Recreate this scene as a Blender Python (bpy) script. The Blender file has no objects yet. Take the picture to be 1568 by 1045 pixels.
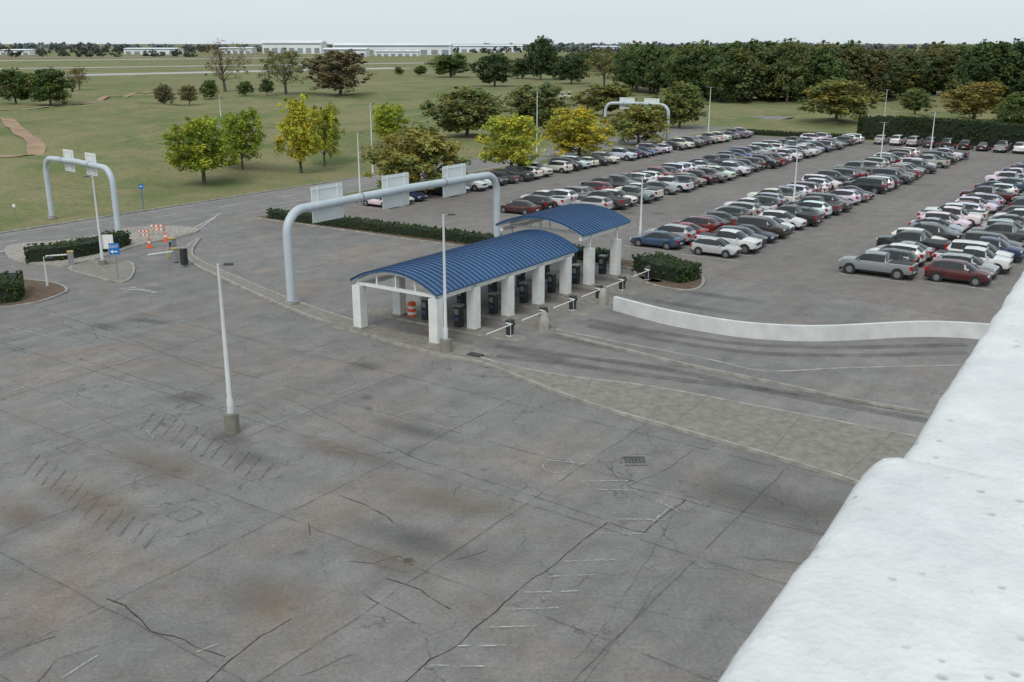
import bpy, math, random, bmesh
import numpy as np
from mathutils import Vector, noise as mn
random.seed(7)
scene = bpy.context.scene
H = 18.0
TH = math.radians(16.6); ST, CT = math.sin(TH), math.cos(TH)
F = 1530.0
# survey helpers: bearing/depression angles measured from the deck -> ground coordinates
def g(x, y, z=0.0):
    a = (y-522)/F; D = ST + CT*a; h = H-z
    return (h*((x-784)/F)/D, h*(CT-ST*a)/D)
def ztop(Y, y):
    a = (y-522)/F; D = ST + CT*a
    return H - Y*D/(CT-ST*a)
SN, CS = 0.565, 0.825
GR = -math.radians(34.4)          # rotation of the lot grid
def PS(p, s): return (p*CS + s*SN, -p*SN + s*CS)
def toPS(X, Y): return (X*CS - Y*SN, X*SN + Y*CS)
def sstep(a, b, x):
    t = max(0, min(1, (x-a)/(b-a))); return t*t*(3-2*t)
def terrain(X, Y):
    p, s = toPS(X, Y)
    m = max(sstep(-101, -116, p), sstep(212, 235, s))
    m *= 1-sstep(330, 420, Y)
    if m <= 0: return -0.03
    n = mn.noise(Vector((X*0.03, Y*0.03, 0)))*1.0 + mn.noise(Vector((X*0.085, Y*0.085, 3)))*0.75
    return -0.03 + m*(n*1.9+0.3)

# ------------------------------------------------------------------ materials
MATS = {}
def newmat(name):
    m = bpy.data.materials.new(name); m.use_nodes = True
    MATS[name] = m
    return m, m.node_tree, m.node_tree.nodes['Principled BSDF']
def N(nt, t, **kw):
    n = nt.nodes.new(t)
    for k, v in kw.items(): setattr(n, k, v)
    return n
def L(nt, a, b): nt.links.new(a, b)
def noise_n(nt, vec, scale, detail=4, rough=.55, dist=0):
    n = N(nt, 'ShaderNodeTexNoise'); n.inputs['Scale'].default_value = scale
    n.inputs['Detail'].default_value = detail; n.inputs['Roughness'].default_value = rough
    n.inputs['Distortion'].default_value = dist
    L(nt, vec, n.inputs['Vector']); return n.outputs['Fac']
def mapr(nt, v, a, b, c, d):
    n = N(nt, 'ShaderNodeMapRange'); L(nt, v, n.inputs[0])
    for i, q in enumerate((a, b, c, d)): n.inputs[i+1].default_value = q
    return n.outputs[0]
def mixc(nt, f, a, b, mode='MIX'):
    n = N(nt, 'ShaderNodeMix', data_type='RGBA', blend_type=mode)
    for sock, v in ((n.inputs[0], f), (n.inputs[6], a), (n.inputs[7], b)):
        if isinstance(v, bpy.types.NodeSocket): L(nt, v, sock)
        elif isinstance(v, (int, float)): sock.default_value = v if sock == n.inputs[0] else (v, v, v, 1)
        else: sock.default_value = (*v, 1)
    return n.outputs[2]
def math_n(nt, op, a, b=0.0):
    n = N(nt, 'ShaderNodeMath', operation=op)
    for i, v in enumerate((a, b)):
        if isinstance(v, bpy.types.NodeSocket): L(nt, v, n.inputs[i])
        else: n.inputs[i].default_value = v
    return n.outputs[0]
def geo_pos(nt): return N(nt, 'ShaderNodeNewGeometry').outputs['Position']
def bump(nt, b, h, st=.3, d=.02):
    n = N(nt, 'ShaderNodeBump'); n.inputs['Strength'].default_value = st
    n.inputs['Distance'].default_value = d; L(nt, h, n.inputs['Height']); L(nt, n.outputs[0], b.inputs['Normal'])
def pm(name, col, rough=.6, var=.15, scale=2.0, metal=0, bmp=0):
    m, nt, b = newmat(name)
    b.inputs['Roughness'].default_value = rough; b.inputs['Metallic'].default_value = metal
    pos = geo_pos(nt)
    f = noise_n(nt, pos, scale, 3)
    c = mixc(nt, mapr(nt, f, .3, .7, 0, 1), tuple(x*(1-var) for x in col), tuple(min(1, x*(1+var)) for x in col))
    L(nt, c, b.inputs['Base Color'])
    if bmp: bump(nt, b, noise_n(nt, pos, scale*12, 2), bmp, .02)
    return m
pm('white_paint', (.70, .71, .69), .45, .08, 1.5)
pm('pole_paint', (.54, .56, .56), .4, .06, 1.2)
pm('gantry_paint', (.46, .52, .56), .4, .06, .8)
pm('sign_back', (.68, .71, .70), .5, .06, .6)
pm('concrete', (.215, .20, .172), .85, .22, 2.6, bmp=.3)
pm('concrete_light', (.31, .295, .26), .85, .3, 1.6, bmp=.3)
pm('wall_white', (.60, .61, .60), .7, .12, .9)
pm('roof_blue', (.045, .12, .25), .38, .1, .3)
pm('roof_seam', (.020, .058, .135), .4, .1, .3)
pm('dark_metal', (.03, .032, .035), .4, .2, 3)
pm('grey_metal', (.25, .26, .27), .45, .15, 3)
pm('yellow_paint', (.42, .30, .06), .5, .2, 4)
pm('orange_plastic', (.80, .12, .02), .45, .08, 4)
pm('reflective_white', (.75, .75, .72), .4, .05, 4)
pm('blue_sign', (.01, .16, .48), .4, .05, 4)
pm('blue_trim', (.10, .18, .30), .5, .05, .1)
pm('bark', (.11, .09, .072), .9, .3, 3)
pm('gravel', (.32, .29, .25), .95, .45, 5, bmp=.6)
pm('mulch', (.12, .08, .05), .95, .4, 3, bmp=.5)
pm('runway', (.42, .40, .37), .9, .12, .02)
pm('brown_field', (.20, .15, .10), .95, .25, .01)
pm('hangar_white', (.72, .74, .76), .6, .1, .02)
pm('hangar_dark', (.24, .29, .35), .6, .2, .02)
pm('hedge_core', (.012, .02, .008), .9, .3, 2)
pm('tyre', (.018, .018, .019), .8, .2, 6)
pm('rim', (.32, .33, .34), .3, .1, 6, metal=.7)
pm('car_trim', (.02, .02, .022), .5, .2, 4)
pm('tail_red', (.35, .01, .01), .25, .1, 4)
pm('head_lamp', (.65, .67, .7), .15, .1, 4)
pm('sand_path', (.32, .22, .14), .95, .2, .3)
m, nt, b = newmat('car_glass'); b.inputs['Roughness'].default_value = .06
L(nt, mixc(nt, noise_n(nt, geo_pos(nt), .6, 1), (.008, .011, .012), (.03, .036, .04)), b.inputs['Base Color'])
m, nt, b = newmat('car_paint')
oi = N(nt, 'ShaderNodeObjectInfo'); pos = geo_pos(nt)
L(nt, mixc(nt, mapr(nt, noise_n(nt, pos, 1.3, 2), .35, .7, 0, .16), oi.outputs['Color'], (.16, .15, .13)), b.inputs['Base Color'])
b.inputs['Roughness'].default_value = .3; b.inputs['Coat Weight'].default_value = .6; b.inputs['Coat Roughness'].default_value = .06
b.inputs['Metallic'].default_value = .15

m, nt, b = newmat('leaves')
oi = N(nt, 'ShaderNodeObjectInfo'); at = N(nt, 'ShaderNodeAttribute', attribute_name='tint')
c = mixc(nt, 1.0, oi.outputs['Color'], at.outputs['Color'], 'MULTIPLY')
b.inputs['Roughness'].default_value = .7; b.inputs['Specular IOR Level'].default_value = .15
L(nt, c, b.inputs['Base Color'])
tr = N(nt, 'ShaderNodeBsdfTranslucent'); L(nt, c, tr.inputs['Color'])
mx = N(nt, 'ShaderNodeMixShader'); mx.inputs[0].default_value = .3
L(nt, b.outputs[0], mx.inputs[1]); L(nt, tr.outputs[0], mx.inputs[2])
L(nt, mx.outputs[0], nt.nodes['Material Output'].inputs['Surface'])

def asphalt(name, c1, c2, rust=0.0, crack=0.5, streak=.0, crackscale=.16):
    m, nt, b = newmat(name); pos = geo_pos(nt)
    mp = N(nt, 'ShaderNodeMapping'); mp.inputs['Rotation'].default_value = (0, 0, -GR)
    L(nt, pos, mp.inputs['Vector']); gp = mp.outputs[0]
    big = noise_n(nt, pos, .07, 3, .6, .5); mid = noise_n(nt, pos, .6, 5, .75)
    fine = noise_n(nt, pos, 7, 4, .8)
    c = mixc(nt, mapr(nt, big, .35, .65, 0, 1), c1, c2)
    c = mixc(nt, 1.0, c, mapr(nt, mid, .25, .75, .78, 1.22), 'MULTIPLY')
    c = mixc(nt, 1.0, c, mapr(nt, fine, .25, .75, .70, 1.30), 'MULTIPLY')
    m2 = N(nt, 'ShaderNodeMapping'); m2.inputs['Scale'].default_value = (1.0, .04, 1); L(nt, gp, m2.inputs['Vector'])
    stn = noise_n(nt, m2.outputs[0], .9, 2, .5)
    c = mixc(nt, 1.0, c, mapr(nt, stn, .3, .7, 1-streak, 1+streak), 'MULTIPLY')
    v = N(nt, 'ShaderNodeTexVoronoi'); v.inputs['Scale'].default_value = .7; L(nt, pos, v.inputs['Vector'])
    sp = mapr(nt, math_n(nt, 'ADD', v.outputs['Distance'], math_n(nt, 'MULTIPLY', fine, .2)), .14, .28, .76, 1)
    c = mixc(nt, mapr(nt, big, .45, .55, 0, 1), c, mixc(nt, 1.0, c, sp, 'MULTIPLY'))
    rf = None
    if rust:
        rf = noise_n(nt, pos, .11, 4, .7, .6)
        c = mixc(nt, mapr(nt, rf, .5, .68, 0, rust), c, mixc(nt, 1.0, c, (1.20, 1.0, .86), 'MULTIPLY'))
    if crack:
        va = N(nt, 'ShaderNodeVectorMath', operation='ADD'); L(nt, pos, va.inputs[0])
        vm = N(nt, 'ShaderNodeVectorMath', operation='SCALE'); wob = N(nt, 'ShaderNodeTexNoise'); wob.inputs['Scale'].default_value = .6; wob.inputs['Detail'].default_value = 3
        L(nt, pos, wob.inputs['Vector']); L(nt, wob.outputs['Color'], vm.inputs[0]); vm.inputs['Scale'].default_value = 2.2; L(nt, vm.outputs[0], va.inputs[1])
        v2 = N(nt, 'ShaderNodeTexVoronoi', feature='DISTANCE_TO_EDGE'); v2.inputs['Scale'].default_value = crackscale
        L(nt, va.outputs[0], v2.inputs['Vector'])
        cm = mapr(nt, v2.outputs['Distance'], .001, .0055, 1, 0)
        cm = math_n(nt, 'MULTIPLY', cm, mapr(nt, rf if rust else big, .44, .6, crack, 0))
        c = mixc(nt, cm, c, (.06, .058, .054))
    L(nt, c, b.inputs['Base Color']); b.inputs['Roughness'].default_value = .9
    b.inputs['Specular IOR Level'].default_value = .25
    bump(nt, b, fine, .3, .012)
asphalt('asphalt_plaza', (.178, .172, .164), (.215, .208, .197), rust=.75, crack=.6, streak=.08)
asphalt('asphalt_lot', (.178, .164, .152), (.208, .192, .177), rust=.25, crack=.3, streak=.05)
asphalt('asphalt_road', (.20, .194, .185), (.23, .222, .21), rust=.1, crack=.4, streak=.10)
asphalt('asphalt_exit', (.180, .174, .165), (.23, .222, .21), rust=.2, crack=.2, streak=.06)

m, nt, b = newmat('grass'); pos = geo_pos(nt)
n1 = noise_n(nt, pos, .02, 4, .6, .8); n2 = noise_n(nt, pos, .14, 5, .75, .5); n3 = noise_n(nt, pos, 1.6, 4, .8)
c = mixc(nt, mapr(nt, n1, .38, .62, 0, 1), (.140, .165, .068), (.205, .203, .098))
c = mixc(nt, mapr(nt, n2, .46, .64, 0, .85), c, (.25, .21, .12))
c = mixc(nt, mapr(nt, noise_n(nt, pos, .05, 3), .55, .62, 0, .7), c, (.115, .155, .055))
c = mixc(nt, 1.0, c, mapr(nt, n3, .25, .75, .66, 1.34), 'MULTIPLY')
L(nt, c, b.inputs['Base Color']); b.inputs['Roughness'].default_value = .95; b.inputs['Specular IOR Level'].default_value = .1
bump(nt, b, n3, .5, .1)

def decal(name, col, strength, nscale=1.2, lo=.35, hi=.6, radial=True):
    m, nt, b = newmat(name); pos = geo_pos(nt)
    b.inputs['Roughness'].default_value = .88; b.inputs['Specular IOR Level'].default_value = .25
    nn = noise_n(nt, pos, nscale, 5, .75)
    f = mapr(nt, nn, lo, hi, 0, 1)
    L(nt, mixc(nt, nn, tuple(x*.8 for x in col), tuple(x*1.2 for x in col)), b.inputs['Base Color'])
    if radial:
        uv = N(nt, 'ShaderNodeUVMap', uv_map='UVMap'); sx = N(nt, 'ShaderNodeSeparateXYZ'); L(nt, uv.outputs[0], sx.inputs[0])
        u = math_n(nt, 'SUBTRACT', sx.outputs[0], .5); v = math_n(nt, 'SUBTRACT', sx.outputs[1], .5)
        r0 = math_n(nt, 'SQRT', math_n(nt, 'ADD', math_n(nt, 'MULTIPLY', u, u), math_n(nt, 'MULTIPLY', v, v)))
        r = math_n(nt, 'ADD', r0, math_n(nt, 'MULTIPLY', math_n(nt, 'SUBTRACT', nn, .5), .5))
        edge = mapr(nt, r0, .36, .49, 1, 0)
        f = math_n(nt, 'MULTIPLY', math_n(nt, 'ADD', math_n(nt, 'MULTIPLY', f, .75), .25), math_n(nt, 'MULTIPLY', edge, mapr(nt, r, .08, .42, 1, 0)))
    a = math_n(nt, 'MULTIPLY', f, strength)
    tr = N(nt, 'ShaderNodeBsdfTransparent'); mx = N(nt, 'ShaderNodeMixShader')
    L(nt, a, mx.inputs[0]); L(nt, tr.outputs[0], mx.inputs[1]); L(nt, b.outputs[0], mx.inputs[2])
    L(nt, mx.outputs[0], nt.nodes['Material Output'].inputs['Surface'])
decal('stain_dark', (.085, .082, .078), .42)
decal('stain_rust', (.225, .168, .12), .5, .9)
decal('stain_light', (.34, .33, .31), .42)
decal('paint_worn', (.48, .48, .46), .8, 2.5, .41, .62, radial=False)
decal('paint_white', (.62, .62, .60), .9, 2.5, .25, .5, radial=False)
decal('paint_yellow', (.42, .36, .22), .6, 2.0, .38, .62, radial=False)
decal('crack_tar', (.045, .043, .040), .9, 1.3, .32, .52, radial=False)
decal('hatch_dark', (.095, .092, .088), .7, 1.6, .34, .58, radial=False)
decal('joint_line', (.10, .097, .092), .75, .8, .38, .52, radial=False)
decal('tyre_band', (.08, .077, .073), .40, .7, .25, .7, radial=False)

m, nt, b = newmat('parapet_stucco'); pos = geo_pos(nt)
f1 = noise_n(nt, pos, 14, 6, .68); f2 = noise_n(nt, pos, 130, 2, .6); f3 = noise_n(nt, pos, 3, 4)
v = N(nt, 'ShaderNodeTexVoronoi'); v.inputs['Scale'].default_value = 34; L(nt, pos, v.inputs['Vector'])
pit = mapr(nt, math_n(nt, 'ADD', v.outputs['Distance'], math_n(nt, 'MULTIPLY', f1, .35)), .22, .34, 1, 0)
pit = math_n(nt, 'MULTIPLY', pit, mapr(nt, noise_n(nt, pos, 6, 3), .46, .56, 0, 1))
c = mixc(nt, mapr(nt, f3, .35, .65, 0, 1), (.67, .68, .68), (.77, .77, .755))
c = mixc(nt, 1.0, c, mapr(nt, f1, .3, .7, .87, 1.05), 'MULTIPLY')
c = mixc(nt, math_n(nt, 'MULTIPLY', pit, .55), c, (.42, .40, .37))
L(nt, c, b.inputs['Base Color']); b.inputs['Roughness'].default_value = .9
hh = math_n(nt, 'SUBTRACT', math_n(nt, 'ADD', f1, math_n(nt, 'MULTIPLY', f2, .28)), math_n(nt, 'MULTIPLY', pit, .5))
bump(nt, b, hh, .6, .012)

# ------------------------------------------------------------------ mesh builder
class MB:
    def __init__(s): s.v = []; s.f = []; s.m = []; s.mats = []
    def mi(s, mat):
        if mat not in s.mats: s.mats.append(mat)
        return s.mats.index(mat)
    def add(s, vs, fs, mat):
        o = len(s.v); s.v += [tuple(x) for x in vs]; k = s.mi(mat)
        for f in fs: s.f.append(tuple(i+o for i in f)); s.m.append(k)
    def box(s, cx, cy, cz, sx, sy, sz, mat, rot=0, top=1.0):
        c, n = math.cos(rot), math.sin(rot); vs = []
        for k, z in enumerate((-sz/2, sz/2)):
            t = top if k else 1
            for a, b_ in ((-1, -1), (1, -1), (1, 1), (-1, 1)):
                x, y = a*sx/2*t, b_*sy/2*t; vs.append((cx+x*c-y*n, cy+x*n+y*c, cz+z))
        s.add(vs, [(3, 2, 1, 0), (4, 5, 6, 7), (0, 1, 5, 4), (1, 2, 6, 5), (2, 3, 7, 6), (3, 0, 4, 7)], mat)
    def tube(s, pts, rad, mat, n=10, cap=True):
        pts = [Vector(p) for p in pts]
        if not isinstance(rad, (list, tuple)): rad = [rad]*len(pts)
        vs = []; up = None
        for i, p in enumerate(pts):
            d = (pts[min(i+1, len(pts)-1)] - pts[max(i-1, 0)]).normalized()
            if up is None: up = Vector((1, 0, 0)) if abs(d.x) < .8 else Vector((0, 1, 0))
            a = d.cross(up).normalized(); b_ = a.cross(d).normalized(); up = b_
            for k in range(n):
                t = 2*math.pi*k/n; vs.append(p + a*(rad[i]*math.cos(t)) + b_*(rad[i]*math.sin(t)))
        fs = []
        for i in range(len(pts)-1):
            for k in range(n): fs.append((i*n+k, i*n+(k+1) % n, (i+1)*n+(k+1) % n, (i+1)*n+k))
        if cap: fs += [tuple(range(n))[::-1], tuple(range((len(pts)-1)*n, len(pts)*n))]
        s.add(vs, fs, mat)
    def cyl(s, p0, p1, r0, r1, mat, n=12): s.tube([p0, p1], [r0, r1], mat, n)
    def prism(s, pts, z0, z1, mt, ms):
        n = len(pts)
        ar = sum(pts[i][0]*pts[(i+1) % n][1]-pts[(i+1) % n][0]*pts[i][1] for i in range(n))
        if ar < 0: pts = pts[::-1]
        s.add([(x, y, z1) for x, y in pts], [tuple(range(n))], mt)
        s.add([(x, y, z0) for x, y in pts]+[(x, y, z1) for x, y in pts], [(i, (i+1) % n, n+(i+1) % n, n+i) for i in range(n)], ms)
    def ribbon(s, pts, w, z, mat):
        n = len(pts); vs = []
        for i in range(n):
            a = pts[max(i-1, 0)]; b_ = pts[min(i+1, n-1)]; dx, dy = b_[0]-a[0], b_[1]-a[1]; l = math.hypot(dx, dy) or 1
            ww = w[i] if isinstance(w, (list, tuple)) else w
            nx, ny = -dy/l*ww/2, dx/l*ww/2
            vs += [(pts[i][0]+nx, pts[i][1]+ny, z), (pts[i][0]-nx, pts[i][1]-ny, z)]
        s.add(vs, [(2*i, 2*i+1, 2*i+3, 2*i+2) for i in range(n-1)], mat)
    def wall(s, pts, w, z0, z1, mat):
        n = len(pts); Lf = []; Rt = []
        for i in range(n):
            a = pts[max(i-1, 0)]; b_ = pts[min(i+1, n-1)]; dx, dy = b_[0]-a[0], b_[1]-a[1]; l = math.hypot(dx, dy) or 1
            nx, ny = -dy/l*w/2, dx/l*w/2
            Lf.append((pts[i][0]+nx, pts[i][1]+ny)); Rt.append((pts[i][0]-nx, pts[i][1]-ny))
        vs = []
        for i in range(n): vs += [(*Lf[i], z0), (*Lf[i], z1), (*Rt[i], z1), (*Rt[i], z0)]
        fs = []
        for i in range(n-1):
            for k in range(3): fs.append((4*i+k, 4*i+k+1, 4*i+4+k+1, 4*i+4+k))
        fs += [(3, 2, 1, 0), (4*n-4, 4*n-3, 4*n-2, 4*n-1)]
        s.add(vs, fs, mat)
    def mesh(s, name, origin=(0, 0, 0), smooth=None):
        me = bpy.data.meshes.new(name); ox, oy, oz = origin
        me.from_pydata([(x-ox, y-oy, z-oz) for x, y, z in s.v], [], s.f)
        for mt in s.mats: me.materials.append(MATS[mt])
        me.polygons.foreach_set('material_index', s.m)
        if smooth is not None:
            me.polygons.foreach_set('use_smooth', [True]*len(s.f)); me.set_sharp_from_angle(angle=math.radians(smooth))
        me.validate(); me.update(); return me
    def obj(s, name, loc=(0, 0, 0), rot=0, origin=(0, 0, 0), smooth=None):
        return place(s.mesh(name, origin, smooth), name, loc, rot)
def place(me, name, loc, rot=0, scale=(1, 1, 1), color=None, parent=None):
    o = bpy.data.objects.new(name, me); o.location = loc; o.rotation_euler = (0, 0, rot); o.scale = scale
    if color: o.color = (*color, 1)
    if parent: o.parent = parent
    scene.collection.objects.link(o); return o
def gobj(mb, name, p, s, smooth=None):
    return mb.obj(name, (*PS(p, s), 0), GR, (p, s, 0), smooth)
def cr(pts, n=6, closed=False):
    out = []; m = len(pts)
    for i in range(m if closed else m-1):
        if closed: a, b_, c, d = (pts[(i+k-1) % m] for k in range(4))
        else: a, b_, c, d = pts[max(i-1, 0)], pts[i], pts[i+1], pts[min(i+2, m-1)]
        for k in range(n):
            t = k/n
            out.append(tuple(.5*((2*b_[j])+(-a[j]+c[j])*t+(2*a[j]-5*b_[j]+4*c[j]-d[j])*t*t+(-a[j]+3*b_[j]-3*c[j]+d[j])*t**3) for j in range(2)))
    if not closed: out.append(tuple(pts[-1]))
    return out
def G(l): return [g(x, y) for x, y in l]
def inset(pts, d):
    n = len(pts); ar = sum(pts[i][0]*pts[(i+1) % n][1]-pts[(i+1) % n][0]*pts[i][1] for i in range(n)); sg = 1 if ar > 0 else -1
    out = []
    for i in range(n):
        a, b_ = pts[i-1], pts[(i+1) % n]; dx, dy = b_[0]-a[0], b_[1]-a[1]; l = math.hypot(dx, dy) or 1
        out.append((pts[i][0]-dy/l*d*sg, pts[i][1]+dx/l*d*sg))
    return out

# ------------------------------------------------------------------ ground
def ground():
    n = 280; u = np.linspace(-1, 1, n); k = 6.6; cx = 22000*np.sinh(k*u)/math.sinh(k)
    vs = []
    for j in range(n):
        for i in range(n):
            X = cx[i]-20; Y = cx[j]+170; vs.append((X, Y, terrain(X, Y)))
    fs = [(j*n+i, j*n+i+1, (j+1)*n+i+1, (j+1)*n+i) for j in range(n-1) for i in range(n-1)]
    me = bpy.data.meshes.new('grass_ground'); me.from_pydata(vs, [], fs); me.materials.append(MATS['grass'])
    me.polygons.foreach_set('use_smooth', [True]*len(fs)); place(me, 'grass_ground', (0, 0, 0))
ground()
def sheet(name, pts, z, mat):
    b = MB(); n = len(pts); ar = sum(pts[i][0]*pts[(i+1) % n][1]-pts[(i+1) % n][0]*pts[i][1] for i in range(n))
    if ar < 0: pts = pts[::-1]
    b.add([(x, y, z) for x, y in pts], [tuple(range(n))], mat); return b.obj(name)
sheet('plaza_pavement', [PS(*q) for q in [(-88, -80), (70, -80), (70, 90), (-80.9, 90), (-83, 85), (-88, 86)]], 0.0, 'asphalt_plaza')
sheet('parking_lot_pavement', [PS(*q) for q in [(-80.9, 75.5), (-37, 75.5), (-28, 74), (70, 60), (70, 204), (-80.9, 198)]], 0.008, 'asphalt_lot')
sheet('road', [PS(*q) for q in [(-96.5, -150), (-87.5, -150), (-87.5, 330), (-96.5, 330)]], 0.012, 'asphalt_road')
sheet('exit_lane', cr(G([(700, 540), (760, 562), (1000, 600), (1150, 628), (1375, 668), (1700, 720), (1900, 560), (1490, 520), (1280, 523), (1130, 517), (1030, 500), (940, 473), (880, 455), (800, 480)]), 4, True), 0.005, 'asphalt_exit')
def xyline(name, x0, y0, x1, y1, w, mat, z):
    a, b_ = g(x0, y0), g(x1, y1); mb = MB(); mb.ribbon([a, b_], w, z, mat); return mb.obj(name)
xyline('runway', -200, 122, 615, 104, 36, 'runway', .05)
xyline('taxiway', -200, 108, 700, 95.5, 26, 'runway', .06)
xyline('airport_apron', -300, 96, 480, 88, 40, 'runway', .07)
xyline('brown_field', -300, 90, 420, 85.5, 160, 'brown_field', .03)
def drape(name, pts, w, mat):
    P = cr(pts, 8); mb = MB(); n = len(P); vs = []; K = 5
    for i in range(n):
        a = P[max(i-1, 0)]; b_ = P[min(i+1, n-1)]; dx, dy = b_[0]-a[0], b_[1]-a[1]; l = math.hypot(dx, dy) or 1
        ww = w*(1+.3*mn.noise(Vector((i*.3, 0, 0))))
        for k in range(K):
            o = (k/(K-1)-.5)*ww; X, Y = P[i][0]-dy/l*o, P[i][1]+dx/l*o; vs.append((X, Y, terrain(X, Y)+.14))
    mb.add(vs, [(i*K+k, i*K+k+1, (i+1)*K+k+1, (i+1)*K+k) for i in range(n-1) for k in range(K-1)], mat); mb.obj(name, smooth=60)
drape('golf_path', G([(-40, 178), (-5, 186), (14, 196), (32, 207), (50, 213), (54, 222), (40, 231), (5, 236), (-40, 238)]), 3.0, 'sand_path')
drape('golf_path', G([(-30, 176), (20, 171), (70, 168), (120, 160), (180, 150), (240, 140)]), 2.2, 'sand_path')

# ------------------------------------------------------------------ foliage
def leafcloud(centers, radii, per, size, rng, upb=.8, tint_lo=.62, tint_hi=1.45, hue=.16):
    K = len(centers); tot = K*per
    c = np.repeat(centers, per, axis=0); r = np.repeat(radii, per)[:, None]
    d = rng.normal(size=(tot, 3)); d /= np.linalg.norm(d, axis=1)[:, None]
    pos = c + d*r*(rng.random((tot, 1))**.5)*np.array([1, 1, .8])
    nrm = d*.8 + rng.normal(size=(tot, 3))*.5 + np.array([0, 0, upb]); nrm /= np.linalg.norm(nrm, axis=1)[:, None]
    t = rng.normal(size=(tot, 3)); u = np.cross(nrm, t); u /= np.linalg.norm(u, axis=1)[:, None]; w = np.cross(nrm, u)
    sz = (size*(.6+.8*rng.random((tot, 1))))/2
    V = np.stack([pos-u*sz*1.2, pos-w*sz*.8, pos+u*sz*1.2, pos+w*sz*.8], axis=1).reshape(-1, 3)
    br = np.repeat(tint_lo+(tint_hi-tint_lo)*rng.random(K), per)*(.8+.4*rng.random(tot))
    hs = np.repeat(rng.normal(size=K)*hue, per)+rng.normal(size=tot)*hue*.3
    col = np.stack([br*(1+hs), br*(1+hs*.15), br*(1-hs*.5), np.ones(tot)], axis=1)
    return V, np.repeat(np.clip(col, .05, 4), 4, axis=0)
def quadmesh(name, V, col, mats, nwood=0):
    nv = len(V); nf = nv//4; me = bpy.data.meshes.new(name)
    me.vertices.add(nv); me.vertices.foreach_set('co', np.ascontiguousarray(V, dtype=np.float32).ravel())
    me.loops.add(nv); me.loops.foreach_set('vertex_index', np.arange(nv, dtype=np.int32))
    me.polygons.add(nf); me.polygons.foreach_set('loop_start', np.arange(0, nv, 4, dtype=np.int32))
    mi = np.zeros(nf, dtype=np.int32); mi[:nwood] = 1
    for m_ in mats: me.materials.append(MATS[m_])
    me.polygons.foreach_set('material_index', mi)
    me.update(calc_edges=True)
    at = me.color_attributes.new('tint', 'FLOAT_COLOR', 'POINT'); at.data.foreach_set('color', np.ascontiguousarray(col, dtype=np.float32).ravel())
    return me
def woodquads(segs):
    out = []
    for p0, p1, r0, r1 in segs:
        p0, p1 = Vector(p0), Vector(p1); d = (p1-p0).normalized(); a = d.cross(Vector((.3, 1, .1))).normalized(); b_ = a.cross(d); n = 5
        for k in range(n):
            t0, t1 = 2*math.pi*k/n, 2*math.pi*(k+1)/n
            e0 = a*math.cos(t0)+b_*math.sin(t0); e1 = a*math.cos(t1)+b_*math.sin(t1)
            out += [p0+e0*r0, p0+e1*r0, p1+e1*r1, p1+e0*r1]
    return np.array([tuple(v) for v in out]).reshape(-1, 3)
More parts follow.
